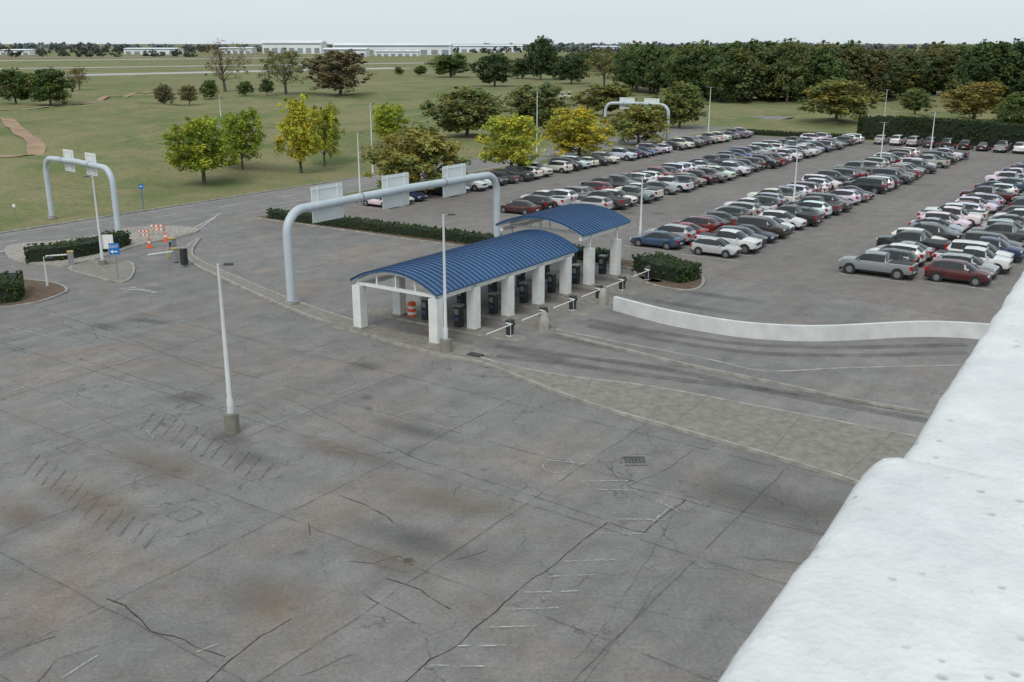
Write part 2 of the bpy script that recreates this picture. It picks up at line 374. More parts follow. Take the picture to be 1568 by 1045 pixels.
def tree_mesh(name, seed, shape='round', Ht=8.0, W=7.0, base=.18, lobes=11, clumps=110, per=50, leaf=.22, bare=False, hue=.16):
    rng = np.random.default_rng(seed); Rr = W/2; cb = Ht*base
    segs = []; tr = .022*Ht
    lean = rng.normal(size=2)*.02*Ht
    fork = cb*1.15
    segs.append(((0, 0, -.3), (lean[0]*.3, lean[1]*.3, fork), tr*1.25, tr*.9))
    segs.append(((lean[0]*.3, lean[1]*.3, fork), (lean[0], lean[1], Ht*.62), tr*.85, tr*.35))
    segs.append(((lean[0], lean[1], Ht*.62), (lean[0]*1.4, lean[1]*1.2, Ht*.9), tr*.35, tr*.1))
    C = []; RD = []; lc = []
    for i in range(lobes):
        f = (i+.5)/lobes; ang = i*2.4+rng.random()*.8
        z = cb + (Ht-cb)*(.12+.76*f)
        prof = {'round': math.sin(math.pi*min(1, (.18+.74*f)))**.7, 'cone': (1.05-f)**.65*min(1, .55+f*2), 'vase': .5+.55*math.sin(math.pi*min(.95, .1+.8*f)), 'broad': math.sin(math.pi*(.25+.62*f))**.5}[shape]
        rr = Rr*prof*(.42+.22*rng.random())
        lc.append((rr*math.cos(ang), rr*math.sin(ang), z, Rr*prof*(.48+.16*rng.random())))
    for lx, ly, lz, lr in lc:
        z0 = max(fork*.9, lz*.45); segs.append(((lean[0]*.5, lean[1]*.5, z0), (lx*.55, ly*.55, (z0+lz)/2), tr*.38, tr*.22))
        segs.append(((lx*.55, ly*.55, (z0+lz)/2), (lx, ly, lz), tr*.22, tr*.08))
        for j in range(6 if bare else 2):
            d = rng.normal(size=3); d /= np.linalg.norm(d); d[2] = abs(d[2])
            e = (lx+d[0]*lr*.9, ly+d[1]*lr*.9, lz+d[2]*lr*.9)
            segs.append(((lx*.8, ly*.8, lz-.1*lr), e, tr*.1, tr*.03))
            if bare:
                for q in range(3):
                    d2 = d*.5+rng.normal(size=3)*.4; segs.append((e, (e[0]+d2[0]*lr*.5, e[1]+d2[1]*lr*.5, e[2]+abs(d2[2])*lr*.5), tr*.04, tr*.02))
    for i in range(clumps):
        lx, ly, lz, lr = lc[int(rng.integers(lobes))]
        d = rng.normal(size=3); d /= np.linalg.norm(d); q = lr*(.45+.6*rng.random())
        z = lz+d[2]*q*.8
        if z < cb*.75: continue
        z = min(z, Ht*.99)
        C.append((lx+d[0]*q, ly+d[1]*q, z)); RD.append(Rr*(.12+.14*rng.random()))
    for i in range(int(clumps*.14)):
        a = rng.random()*6.28; z = cb+(Ht-cb)*(.1+.9*rng.random()); q = Rr*(.75+.3*rng.random())*math.sin(math.pi*min(.98, .12+.8*(z-cb)/(Ht-cb)))
        C.append((q*math.cos(a), q*math.sin(a), z)); RD.append(Rr*.07)
    V, col = leafcloud(np.array(C), np.array(RD), per, leaf, rng, hue=hue)
    Wd = woodquads(segs); wc = np.ones((len(Wd), 4))
    return quadmesh(name, np.vstack([Wd, V]), np.vstack([wc, col]), ['leaves', 'bark'], len(Wd)//4)
TM = {
 'm1': (tree_mesh('maple_mesh', 1, 'vase', clumps=200, per=46, leaf=.25, hue=.12), 8, 7),
 'm2': (tree_mesh('maple_mesh_b', 2, 'round', clumps=200, per=46, leaf=.25, hue=.12), 8, 7),
 'm3': (tree_mesh('maple_mesh_c', 3, 'cone', clumps=200, per=46, leaf=.25, hue=.10), 8, 7),
 'b1': (tree_mesh('broad_mesh', 4, 'broad', base=.12, lobes=16, clumps=240, per=42, leaf=.28), 8, 7),
 'b2': (tree_mesh('broad_mesh_b', 5, 'round', base=.10, lobes=16, clumps=240, per=42, leaf=.28), 8, 7),
 'b3': (tree_mesh('broad_mesh_c', 15, 'broad', base=.14, lobes=14, clumps=220, per=42, leaf=.28, hue=.12), 8, 7),
 's1': (tree_mesh('sparse_mesh', 6, 'broad', base=.2, lobes=14, clumps=95, per=34, leaf=.22, bare=True), 8, 7),
 's2': (tree_mesh('bare_mesh', 8, 'broad', base=.2, lobes=16, clumps=45, per=30, leaf=.18, bare=True), 8, 7),
}
def tree(name, kind, bx, by, x0, x1, yt, color):
    X, Y = g(bx, by); me, h0, w0 = TM[kind]; depth = Y*CT + H*ST
    w = (x1-x0)/F*depth; h = ztop(Y, yt); z = terrain(X, Y)
    return place(me, name, (X, Y, z), random.random()*6.28, (w/w0, w/w0, (h-z)/h0), color)
YG = (.28, .335, .042); YL = (.46, .44, .055); GN = (.12, .165, .05); DG = (.08, .115, .045); OL = (.20, .22, .075); BR = (.21, .16, .07)
for a in [
 ('maple_tree', 'm2', 313, 283, 253, 370, 178, YG), ('maple_tree', 'm1', 372, 265, 341, 416, 168, (.25, .31, .042)),
 ('maple_tree', 'm3', 462, 262, 422, 507, 144, YL), ('maple_tree', 'm1', 497, 250, 476, 536, 160, (.34, .37, .05)),
 ('maple_tree', 'm2', 597, 222, 566, 632, 158, (.32, .37, .05)),
 ('maple_tree', 'b1', 640, 298, 568, 710, 192, (.29, .275, .075)), ('maple_tree', 'm2', 783, 270, 725, 831, 174, (.42, .43, .065)),
 ('maple_tree', 'b3', 886, 242, 834, 940, 164, (.46, .42, .06)), ('maple_tree', 'b3', 978, 222, 930, 1022, 158, (.26, .27, .075)),
 ('oak_tree', 'b2', 715, 215, 653, 774, 132, OL), ('oak_tree', 'b1', 820, 205, 766, 870, 128, (.17, .19, .065)),
 ('oak_tree', 'b3', 925, 185, 882, 980, 128, (.21, .215, .065)), ('oak_tree', 'b2', 1040, 196, 1001, 1083, 125, (.18, .21, .065)),
 ('oak_tree', 'b1', 1280, 190, 1230, 1336, 120, (.24, .24, .07)), ('oak_tree', 'b2', 1400, 178, 1383, 1436, 134, (.16, .19, .065)),
 ('oak_tree', 'b3', 1490, 186, 1436, 1538, 125, (.26, .22, .065)), ('oak_tree', 'b2', 1555, 196, 1530, 1600, 140, GN),
 ('oak_tree', 's2', 345, 140, 296, 380, 62, BR), ('oak_tree', 's1', 438, 146, 396, 479, 74, (.19, .205, .075)),
 ('oak_tree', 'b3', 521, 146, 470, 572, 76, (.185, .16, .085)), ('oak_tree', 'b2', 25, 160, -18, 46, 104, GN), ('oak_tree', 'b1', 78, 160, 42, 114, 104, GN),
 ('oak_tree', 's1', 122, 138, 105, 138, 102, BR), ('ornamental_tree', 'b2', 252, 161, 236, 269, 128, (.19, .17, .09)), ('ornamental_tree', 'm2', 290, 159, 274, 305, 130, (.2, .18, .08)),
 ('ornamental_tree', 'b3', 321, 150, 308, 336, 122, GN), ('ornamental_tree', 'b1', 376, 148, 363, 389, 124, GN), ('ornamental_tree', 'm2', 409, 148, 397, 422, 120, DG),
 ('oak_tree', 'b1', 690, 118, 656, 720, 82, GN), ('ornamental_tree', 'b2', 644, 115, 634, 655, 100, GN), ('ornamental_tree', 'b3', 611, 115, 604, 619, 102, GN),
 ('oak_tree', 'b2', 757, 132, 726, 793, 80, DG), ('oak_tree', 'b2', 828, 122, 803, 853, 55, (.075, .11, .05)), ('oak_tree', 'b1', 875, 128, 847, 903, 86, DG),
 ('oak_tree', 's1', 925, 132, 896, 958, 78, (.24, .23, .09)), ('oak_tree', 'b1', 800, 120, 778, 822, 88, DG), ('oak_tree', 'b1', 850, 122, 828, 872, 84, DG),
]: tree(*a)

woods = bpy.data.objects.new('forest_trees', None); scene.collection.objects.link(woods)
def band(x0, y0, x1, y1, n, rows, h, w, tints, dy=3):
    for r in range(rows):
        for i in range(n):
            t = (i+random.random()*.8)/n; x = x0+(x1-x0)*t; y = y0+(y1-y0)*t - dy*r
            X, Y = g(x, y); X += random.uniform(-2, 2); Y += random.uniform(-6, 6); hh = h*random.uniform(.85, 1.08)*(1+.03*r); ww = w*random.uniform(.8, 1.25)
            o = place(TM[random.choice(['b1', 'b2', 'b3', 'b3', 'm2', 'b2'])][0], 'tree_crown', (X, Y, -.1), random.random()*6.28, (ww/7, ww/7, hh/8), tuple(v*1.15 for v in random.choice(tints)), woods)
F1 = [(.10, .14, .05), (.085, .12, .042), (.105, .135, .048), (.11, .14, .05), (.09, .125, .045), (.125, .145, .055)]
F2 = [(.10, .14, .05), (.14, .13, .055), (.13, .135, .055), (.10, .125, .048), (.115, .125, .055), (.125, .14, .055)]
band(962, 138, 1100, 156, 9, 2, 17.0, 17, F1)
band(1100, 156, 1230, 160, 8, 2, 17.8, 17, F1)
band(1230, 158, 1400, 150, 10, 2, 17, 17, F2)
band(1400, 150, 1660, 150, 13, 2, 17.0, 18, F2)
band(1480, 162, 1660, 166, 7, 1, 18, 18, [GN, DG])
band(880, 108, 1100, 116, 9, 2, 14, 22, F1)

def forest(name, specs, leaf, per_tree, seed, color):
    rng = np.random.default_rng(seed); Vs = []; Cs = []; W = []
    for X, Y, h, w in specs:
        C = []; RD = []
        for i in range(7):
            z = h*(.15+.7*rng.random()); a = rng.random()*6.28; rr = w*.32*rng.random()**.5
            for j in range(3):
                C.append((X+rr*math.cos(a)+rng.normal()*w*.08, Y+rr*math.sin(a), min(h*.93, z+rng.normal()*h*.08))); RD.append(w*.10)
        V, c = leafcloud(np.array(C), np.array(RD), max(3, per_tree//21), leaf, rng, hue=.08, tint_lo=.8, tint_hi=1.2)
        br = rng.uniform(.75, 1.2); c[:, :3] *= br; Vs.append(V); Cs.append(c); W.append(((X, Y, -.5), (X, Y, h*.75), .3, .1))
    Wd = woodquads(W); V = np.vstack([Wd]+Vs); V[:, 2] = np.maximum(V[:, 2], -.5); c = np.vstack([np.ones((len(Wd), 4))]+Cs)
    me = quadmesh(name, V, c, ['leaves', 'bark'], len(Wd)//4)
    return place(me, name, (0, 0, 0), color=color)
sp2 = []
for X in np.arange(-1900, 2100, 9):
    dens = .5+.5*math.sin(X*.006)+.35*math.sin(X*.021+1)
    if -560 < X < 120 and random.random() > .35+.3*dens: continue
    sp2.append((X, 2000+random.uniform(-40, 60), random.uniform(9, 14)*(.8+.3*max(0, dens)), 20))
forest('distant_treeline', sp2, 3.0, 126, 9, (.12, .135, .115))  # leaf colour greyed to carry some of the distance haze
sp2 = [(X, 1450+random.uniform(-60, 60), random.uniform(6, 11), 17) for X in np.arange(-1100, -420, 11)] + [(X, 1150+random.uniform(-60, 60), random.uniform(7, 12), 15) for X in np.arange(60, 900, 9)]
forest('distant_treeline', sp2, 2.4, 126, 12, (.10, .12, .085))  # nearer belt: weaker haze tint mixed into the leaf colour
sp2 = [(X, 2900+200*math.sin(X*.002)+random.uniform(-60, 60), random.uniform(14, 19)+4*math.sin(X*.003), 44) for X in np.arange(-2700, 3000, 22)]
forest('distant_hill_trees', sp2, 6, 126, 10, (.19, .225, .25))  # bluish base colour paints in aerial haze, not the foliage's own hue

def hedge(name, path, w, h, seed, n_per_m=150, leaf=.13, color=(.072, .112, .038)):
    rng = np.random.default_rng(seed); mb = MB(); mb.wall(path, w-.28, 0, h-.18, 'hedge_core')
    P = [Vector((*q, 0)) for q in path]; seg = [(P[i+1]-P[i]).length for i in range(len(P)-1)]; tot = sum(seg)
    per_cl = 14; K = int(tot*n_per_m*(w+2*h)/3.2/per_cl*1.5)
    C = []
    for _ in range(K):
        d = rng.random()*tot; i = 0
        while i < len(seg)-1 and d > seg[i]: d -= seg[i]; i += 1
        q = P[i].lerp(P[i+1], d/seg[i]); t = (P[i+1]-P[i]).normalized(); nrm = Vector((-t.y, t.x, 0))
        e = rng.random()*(w+2*h); hh = h*(1+.04*mn.noise(q*.8))
        if e < h: o, z = -w/2+.06, e
        elif e < h+w: o, z = e-h-w/2, hh-.05
        else: o, z = w/2-.06, e-h-w
        if z > h-.35: k = (z-(h-.35))/.35; o = max(-w/2+.06+.22*k*k, min(w/2-.06-.22*k*k, o))
        C.append((q.x+nrm.x*o, q.y+nrm.y*o, max(.08, z)))
    for e, s_ in ((P[0], P[0]-P[1]), (P[-1], P[-1]-P[-2])):
        s_ = s_.normalized(); nrm = Vector((-s_.y, s_.x, 0))
        for _ in range(int(w*h*22)):
            o = (rng.random()-.5)*w; z = rng.random()*h; dd = math.sqrt(max(0, 1-(2*o/w)**2))*.35
            C.append((e.x+s_.x*dd+nrm.x*o, e.y+s_.y*dd+nrm.y*o, z))
    V, col = leafcloud(np.array(C), np.full(len(C), .11*max(1, leaf/.13*.6)), per_cl, leaf, rng, upb=.9, tint_lo=.8, tint_hi=1.2, hue=.1)
    core = np.array([mb.v[i] for f in mb.f for i in f]).reshape(-1, 3)
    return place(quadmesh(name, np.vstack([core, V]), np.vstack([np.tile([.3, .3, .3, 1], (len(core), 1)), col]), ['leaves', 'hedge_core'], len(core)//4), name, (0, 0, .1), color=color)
hedge('hedge', [PS(-81, 73.2), PS(-70, 73.6), PS(-51.5, 74.2)], 1.8, 1.0, 1)
hedge('hedge', [PS(-50, 74.2), PS(-41, 73.6)], 1.8, 1.0, 2)
hedge('hedge', [g(992, 414), g(1020, 425), g(1054, 432)], 3.0, 1.35, 3)
hedge('hedge', cr(G([(50, 400), (95, 397), (160, 384), (182, 376)]), 3), 2.4, 1.3, 4)
hedge('hedge', cr(G([(-60, 455), (-10, 458), (28, 456)]), 3), 4.2, 1.6, 5)
hedge('tall_hedge', [g(1316, 212), g(1400, 214), g(1500, 222), g(1640, 238)], 3.5, 4.2, 6, 60, .35, (.062, .092, .036))
hedge('hedge', [g(1140, 205), g(1230, 210), g(1296, 213)], 1.6, .9, 7, 90, .25, (.085, .12, .045))

# ------------------------------------------------------------------ kerbs, islands, medians
def island(name, pts, top='mulch', kw=.22, h=.13):
    mb = MB(); mb.prism(pts, 0, h, 'concrete_light', 'concrete_light'); ins = inset(pts, kw); mb.prism(ins, h-.02, h+.02, top, top); return mb.obj(name)
island('hedge_island', [PS(*q) for q in [(-83, 72.2), (-82.2, 75.2), (-36.5, 75.4), (-36.5, 72.6), (-51, 72.3), (-60, 72.1)]])
island('hedge_island', cr(G([(975, 404), (972, 424), (1000, 438), (1050, 446), (1075, 440), (1076, 424), (1040, 408), (1000, 402)]), 4, True))
island('hedge_island', cr(G([(10, 392), (40, 404), (105, 408), (150, 397), (215, 376), (290, 360), (300, 350), (215, 348), (120, 366), (20, 376)]), 4, True), 'gravel')
island('hedge_island', cr(G([(-120, 400), (-60, 420), (70, 432), (104, 443), (92, 453), (50, 466), (-20, 474), (-140, 478)]), 4, True))
island('sign_island', cr(G([(104, 412), (140, 400), (192, 400), (207, 410), (200, 428), (180, 433), (140, 424)]), 4, True), 'concrete')
lower = [(303, 366), (284, 380), (291, 402), (340, 428), (450, 478), (550, 511), (660, 543), (735, 558), (800, 583), (920, 627), (1100, 678), (1290, 735), (1460, 795)]
upper = [(1640, 720), (1370, 664), (1150, 622), (1000, 594), (850, 575), (762, 556), (700, 537), (560, 497), (460, 464), (350, 419), (302, 396), (297, 382), (308, 366)]
lo = cr(G(lower), 5); up_ = cr(G(upper), 5)
mb = MB(); mb.prism(lo+up_, 0, .14, 'concrete', 'concrete_light')
mb.ribbon(inset(lo+up_, .12)[:len(lo)], .18, .146, 'concrete_light'); mb.ribbon(inset(lo+up_, .12)[len(lo):], .18, .146, 'concrete_light')
for k in (38, 44, 48, 52, 55):
    a = lo[k]; b_ = min(up_, key=lambda q: (q[0]-a[0])**2+(q[1]-a[1])**2); mb.ribbon([a, b_], .022, .152, 'hatch_dark')
mb.obj('kerb_median')
mb = MB(); i1 = cr(G([(850, 506), (960, 528), (1080, 551), (1170, 570), (1280, 566), (1430, 562), (1600, 560)]), 5); i2 = cr(G([(1600, 660), (1395, 631), (1280, 610), (1170, 586), (1050, 561), (940, 534), (850, 513)]), 5)
mb.prism(i1+i2, 0, .14, 'asphalt_plaza', 'concrete_light'); a_ = inset(i1+i2, .12); mb.ribbon(a_[:len(i1)], .18, .146, 'concrete_light'); mb.ribbon(a_[len(i1):], .18, .146, 'concrete_light')
mb.obj('kerb_median')
mb = MB(); vp = [PS(*q) for q in [(-87.2, 89), (-86, 86.3), (-82.5, 85), (-81.2, 86), (-81, 90), (-81, 198), (-87.2, 205)]]
mb.prism(vp, 0, .12, 'concrete_light', 'concrete_light'); mb.prism(inset(vp, .25), .1, .15, 'grass', 'grass'); mb.obj('grass_verge')
mb = MB(); mb.wall([PS(-96.7, -150), PS(-96.7, 330)], .3, 0, .14, 'concrete_light'); mb.obj('road_kerb')
mb = MB(); mb.wall([PS(-87.3, -150), PS(-87.3, 58)], .3, 0, .14, 'concrete_light'); mb.obj('road_kerb')
wp = cr(G([(941, 475), (985, 487), (1040, 500), (1130, 515), (1210, 521), (1280, 521), (1400, 515), (1480, 517), (1600, 527)]), 5)
mb = MB(); mb.wall(wp, .3, 0, 1.0, 'wall_white'); mb.obj('white_retaining_wall')

# ------------------------------------------------------------------ markings, cracks, stains
def wig(pts, amp=.12, step=.4):
    out = []
    for i in range(len(pts)-1):
        a, b_ = pts[i], pts[i+1]; l = math.hypot(b_[0]-a[0], b_[1]-a[1]); n = max(2, int(l/step))
        for k in range(n):
            t = k/n; x, y = a[0]+(b_[0]-a[0])*t, a[1]+(b_[1]-a[1])*t
            o = mn.noise(Vector((x*.9, y*.9, 1)))*amp+mn.noise(Vector((x*3, y*3, 5)))*amp*.6; nx, ny = -(b_[1]-a[1])/l, (b_[0]-a[0])/l
            out.append((x+nx*o, y+ny*o))
    out.append(pts[-1]); return out
cracks = [
 [(165, 915), (190, 928), (215, 950), (232, 966), (280, 980), (300, 990), (345, 1006)], [(300, 1060), (350, 1012), (400, 975), (447, 948)], [(458, 1036), (540, 1002)],
 [(600, 1060), (660, 1010), (700, 985), (780, 915), (860, 855), (895, 825), (930, 800)], [(930, 800), (985, 815), (1050, 765)], [(590, 885), (640, 905), (690, 933)], [(555, 910), (600, 935), (636, 955)],
 [(530, 860), (570, 862), (610, 852), (632, 866)], [(698, 858), (746, 843)], [(825, 762), (880, 780), (928, 797)], [(440, 610), (540, 660), (640, 703), (740, 735), (825, 762)],
 [(520, 757), (580, 784), (602, 800)], [(1050, 765), (1150, 795), (1330, 835)], [(960, 745), (1050, 766)], [(0, 1012), (40, 990), (85, 975)], [(0, 950), (40, 938)],
 [(120, 548), (200, 575), (330, 612)], [(0, 530), (60, 545)], [(150, 500), (250, 540), (345, 580)], [(390, 630), (420, 645), (455, 630)], [(180, 490), (230, 478), (262, 465)], [(185, 505), (240, 497), (275, 488)],
 [(560, 545), (530, 565), (540, 580)], [(60, 470), (140, 500), (150, 520)], [(1060, 690), (1020, 720), (960, 745)],
 [(470, 800), (475, 820)], [(40, 1060), (90, 1010), (150, 990)], [(880, 1060), (930, 1000), (1000, 905), (1050, 860)], [(1050, 765), (1000, 840), (940, 940), (880, 1010)],
 [(0, 575), (110, 620), (200, 665), (330, 720), (420, 750)], [(60, 500), (200, 545), (330, 590), (440, 640)],
]
strong = {0, 1, 3, 5, 6, 7, 4, 11}
mb = MB()
for i, c in enumerate(cracks):
    w_ = wig(G(c)); w0 = .052 if i in strong else .028
    mb.ribbon(w_, [w0*(.6+1.2*abs(mn.noise(Vector((k*.4, i, 0))))) for k in range(len(w_))], .012+.0006*i, 'crack_tar' if i < 27 else 'hatch_dark')
for i in range(16):
    p, s = random.uniform(-45, 0), random.uniform(2, 45); a = random.choice([0, math.pi/2])+random.uniform(-.3, .3); pts = [PS(p, s)]
    for k in range(random.randint(2, 5)):
        a += random.uniform(-.4, .4); p += math.cos(a)*.7; s += math.sin(a)*.7; pts.append(PS(p, s))
    mb.ribbon(wig(pts), .022, .034+.0004*i, 'crack_tar')
mb.obj('pavement_cracks')
mb = MB()
for i, s in enumerate((4.5, 12.5, 16.5, 24.5, 31.0, 35.5, 40.5)): mb.ribbon(wig([PS(-62, s+.4), PS(-25, s), PS(3, s-.5)], .07, .6), .034, .0405+.0002*i, 'joint_line')
for i, p in enumerate((-58, -50.5, -43.2, -35.6, -28, -20.6, -13, -5.5)): mb.ribbon(wig([PS(p, 0), PS(p+.2, 20), PS(p, 44)], .07, .6), .034, .0425+.0002*i, 'joint_line')
mb.obj('pavement_joints')
mb = MB()
for (x0, y0, x1, y1, n) in ((48, 712, 118, 752, 6), (122, 768, 232, 826, 7), (230, 642, 320, 684, 7), (335, 690, 408, 724, 5)):
    for i in range(n):
        t = i/(n-1); cx = x0+(x1-x0)*t+random.uniform(-2, 2); cy = y0+(y1-y0)*t
        mb.ribbon(wig([g(cx-13, cy+16), g(cx+12, cy-15)], .05), .055, .05, 'hatch_dark')
mb.obj('pavement_hatching')
mb = MB()
wl = [((865, 861), (945, 858)), ((840, 884), (915, 881)), ((800, 909), (886, 906)), ((766, 935), (856, 932)), ((735, 962), (820, 960)), ((700, 990), (785, 990)), ((660, 1020), (750, 1022)), ((945, 796), (1022, 797)), ((890, 738), (962, 737)), ((905, 750), (975, 752)), ((835, 705), (900, 712)), ((515, 603), (555, 590)), ((1010, 770), (1040, 785)),
      ((915, 818), (985, 818)), ((60, 580), (120, 560)), ((130, 850), (160, 838)), ((240, 520), (300, 522)), ((95, 1040), (150, 1005)), ((20, 600), (80, 575)), ((300, 1000), (340, 985)),
      ((0, 498), (90, 520)), ((90, 482), (175, 506)), ((20, 520), (60, 508)), ((170, 560), (210, 548)), ((600, 640), (640, 628)), ((1000, 800), (1030, 775)), ((225, 660), (235, 672))]
for a, b_ in wl: mb.ribbon(wig([g(*a), g(*b_)], .03), .075, .046, 'paint_worn')
for cx, cy in ((282, 788), (110, 686), (290, 622)):
    p, s = toPS(*g(cx, cy)); q = .5
    for a, b_ in (((-q, -q), (q, -q)), ((q, -q), (q, q)), ((q, q), (-q, q)), ((-q, q), (-q, -q))):
        mb.ribbon([PS(p+a[0], s+a[1]), PS(p+b_[0], s+b_[1])], .05, .047, 'hatch_dark')
ring = cr(G([(832, 712), (855, 702), (878, 710), (862, 724), (838, 722)]), 5, True); mb.ribbon(ring+ring[:1], .04, .0465, 'paint_worn')
for x0, y0, x1, y1 in ((400, 398, 420, 402), (440, 408, 500, 416), (480, 430, 530, 437), (430, 385, 560, 410), (500, 398, 600, 412), (400, 360, 470, 350)): mb.ribbon([g(x0, y0), g(x1, y1)], .12, .046, 'paint_yellow')
a = g(205, 443); e = g(245, 449); mb.ribbon([a, e], .5, .044, 'paint_worn')
mb.add([(a[0]-1.3, a[1]+.1, .0442), (a[0], a[1]-.7, .0442), (a[0], a[1]+.8, .0442)], [(0, 1, 2)], 'paint_worn')
mb.obj('faded_markings')
mb = MB()
for s in np.arange(-60, 320, 9): mb.ribbon([PS(-92, s), PS(-92, s+3)], .13, .03, 'paint_white')
mb.ribbon([PS(-88.1, -60), PS(-88.1, 60)], .12, .03, 'paint_white'); mb.ribbon([PS(-95.9, -60), PS(-95.9, 320)], .12, .03, 'paint_white'); mb.ribbon([PS(-88.1, 92), PS(-88.1, 320)], .12, .03, 'paint_white')
mb.ribbon(cr(G([(290, 352), (315, 340), (337, 327)]), 4), .14, .03, 'paint_white'); mb.ribbon(G([(302, 352), (330, 333)]), .12, .031, 'paint_white')
mb.obj('road_markings')
ROWS = [(-77.5, 86, 195), (-61.4, 91, 194), (-55.5, 97, 194), (-40.3, 82.5, 176), (-34.3, 82, 176), (-20.3, 82, 181), (-14.4, 83, 181)]
mb = MB()
for p, s0, s1 in ROWS:
    for s in np.arange(s0-1.38, s1+1.5, 2.75): mb.ribbon([PS(p-2.7, s), PS(p+2.7, s)], .10, .02, 'paint_white')
mb.obj('parking_stall_lines')
def stains(name, mat, items, z):
    vs = []; fs = []; uv = []
    for i, (x, y, a, b_, r) in enumerate(items):
        c, n = math.cos(r), math.sin(r); o = len(vs)
        for u, v in ((-1, -1), (1, -1), (1, 1), (-1, 1)):
            vs.append((x+u*a*c-v*b_*n, y+u*a*n+v*b_*c, z+i*.0005)); uv.append(((u+1)/2, (v+1)/2))
        fs.append((o, o+1, o+2, o+3))
    me = bpy.data.meshes.new(name); me.from_pydata(vs, [], fs); me.materials.append(MATS[mat]); ul = me.uv_layers.new(name='UVMap')
    for k, q in enumerate(uv): ul.data[k].uv = q
    place(me, name, (0, 0, 0))
dk = [(*g(x, y), a, b_, GR+r) for x, y, a, b_, r in [(350, 672, 2.4, 1.2, 0), (230, 492, 3.0, .8, .3), (160, 500, 2.5, .8, 0), (290, 610, 2.2, 1.4, .4), (640, 660, 4, 1.0, 0), (385, 700, 2.5, 1.2, 0), (730, 545, 1.5, 1, 0), (1180, 770, 8, 2.5, 0), (560, 560, 2, 1, 0), (640, 830, 4, 1.4, 0)]]
for i in range(22):
    p, s = random.uniform(-50, 5), random.uniform(5, 45); X, Y = PS(p, s)
    if math.hypot(X+6.5, Y-28.4) > 4: dk.append((X, Y, random.uniform(.25, .7), random.uniform(.2, .5), random.random()*3))
for k in range(6):
    s = 48+4*k; dk.append((*PS(-30.5+k*.4, s), 5.5, .9, GR)); dk.append((*PS(-39, s), 5, 1.0, GR))
for k in range(26):
    pr, s0, s1 = random.choice(ROWS); dk.append((*PS(pr+random.choice([-5.5, 5.5])+random.uniform(-2, 2), random.uniform(s0, s1)), random.uniform(.8, 2.5), random.uniform(.5, 1), GR))
stains('oil_stains', 'stain_dark', dk, .05)
rs = [(*g(x, y), a, b_, GR+r) for x, y, a, b_, r in [(420, 920, 2.8, 2.0, 0), (250, 715, 5, 1.6, 0), (140, 770, 5, 1.6, 0), (700, 770, 4.5, 1.6, .2), (520, 690, 4.5, 1.2, 0), (600, 860, 3, 1.2, 0), (30, 790, 3, 1.4, 0)]]
stains('rust_stains', 'stain_rust', rs, .10)
ls = [(*g(x, y), a, b_, GR+r) for x, y, a, b_, r in [(500, 620, 5, 1.2, 0), (250, 520, 6, .9, 0), (60, 640, 5, 1.5, 0), (400, 570, 1.0, 1.4, 0), (240, 440, 2, 1, 0), (150, 700, 1.5, .6, 0), (660, 640, 3.5, .8, 0), (1070, 560, 6, .8, .5), (920, 550, 6, .7, .25), (470, 540, 6, 1.0, 0), (720, 910, 1.6, 1.2, 0)]]
stains('light_patches', 'stain_light', ls, .11)
mb = MB()
for l in ([(760, 545), (900, 563), (1050, 583), (1200, 600), (1420, 632)], [(760, 530), (900, 548), (1050, 572), (1180, 600), (1420, 645)], [(900, 500), (1020, 522), (1150, 540), (1300, 545), (1480, 540)], [(900, 490), (1020, 511), (1150, 528), (1300, 532), (1480, 528)]):
    mb.ribbon(cr(G(l), 5), .75, .04, 'tyre_band')
mb.obj('tyre_marks')
mb = MB(); X, Y = g(972, 706)
for i in range(6): mb.box(X-.4+i*.16, Y, .04, .07, .8, .04, 'dark_metal')
mb.box(X, Y-.45, .04, 1.0, .1, .045, 'concrete'); mb.box(X, Y+.45, .04, 1.0, .1, .045, 'concrete'); mb.obj('drain_grate')
mb = MB(); X, Y = g(625, 860); mb.tube([(X, Y, .0), (X, Y, .05)], .24, 'concrete', 20); mb.tube([(X, Y, .04), (X, Y, .06)], .19, 'dark_metal', 20); mb.obj('manhole_cover')
mb = MB(); X, Y = g(728, 547); mb.box(X, Y, .17, .9, .5, .06, 'dark_metal', GR); mb.obj('drain_grate')

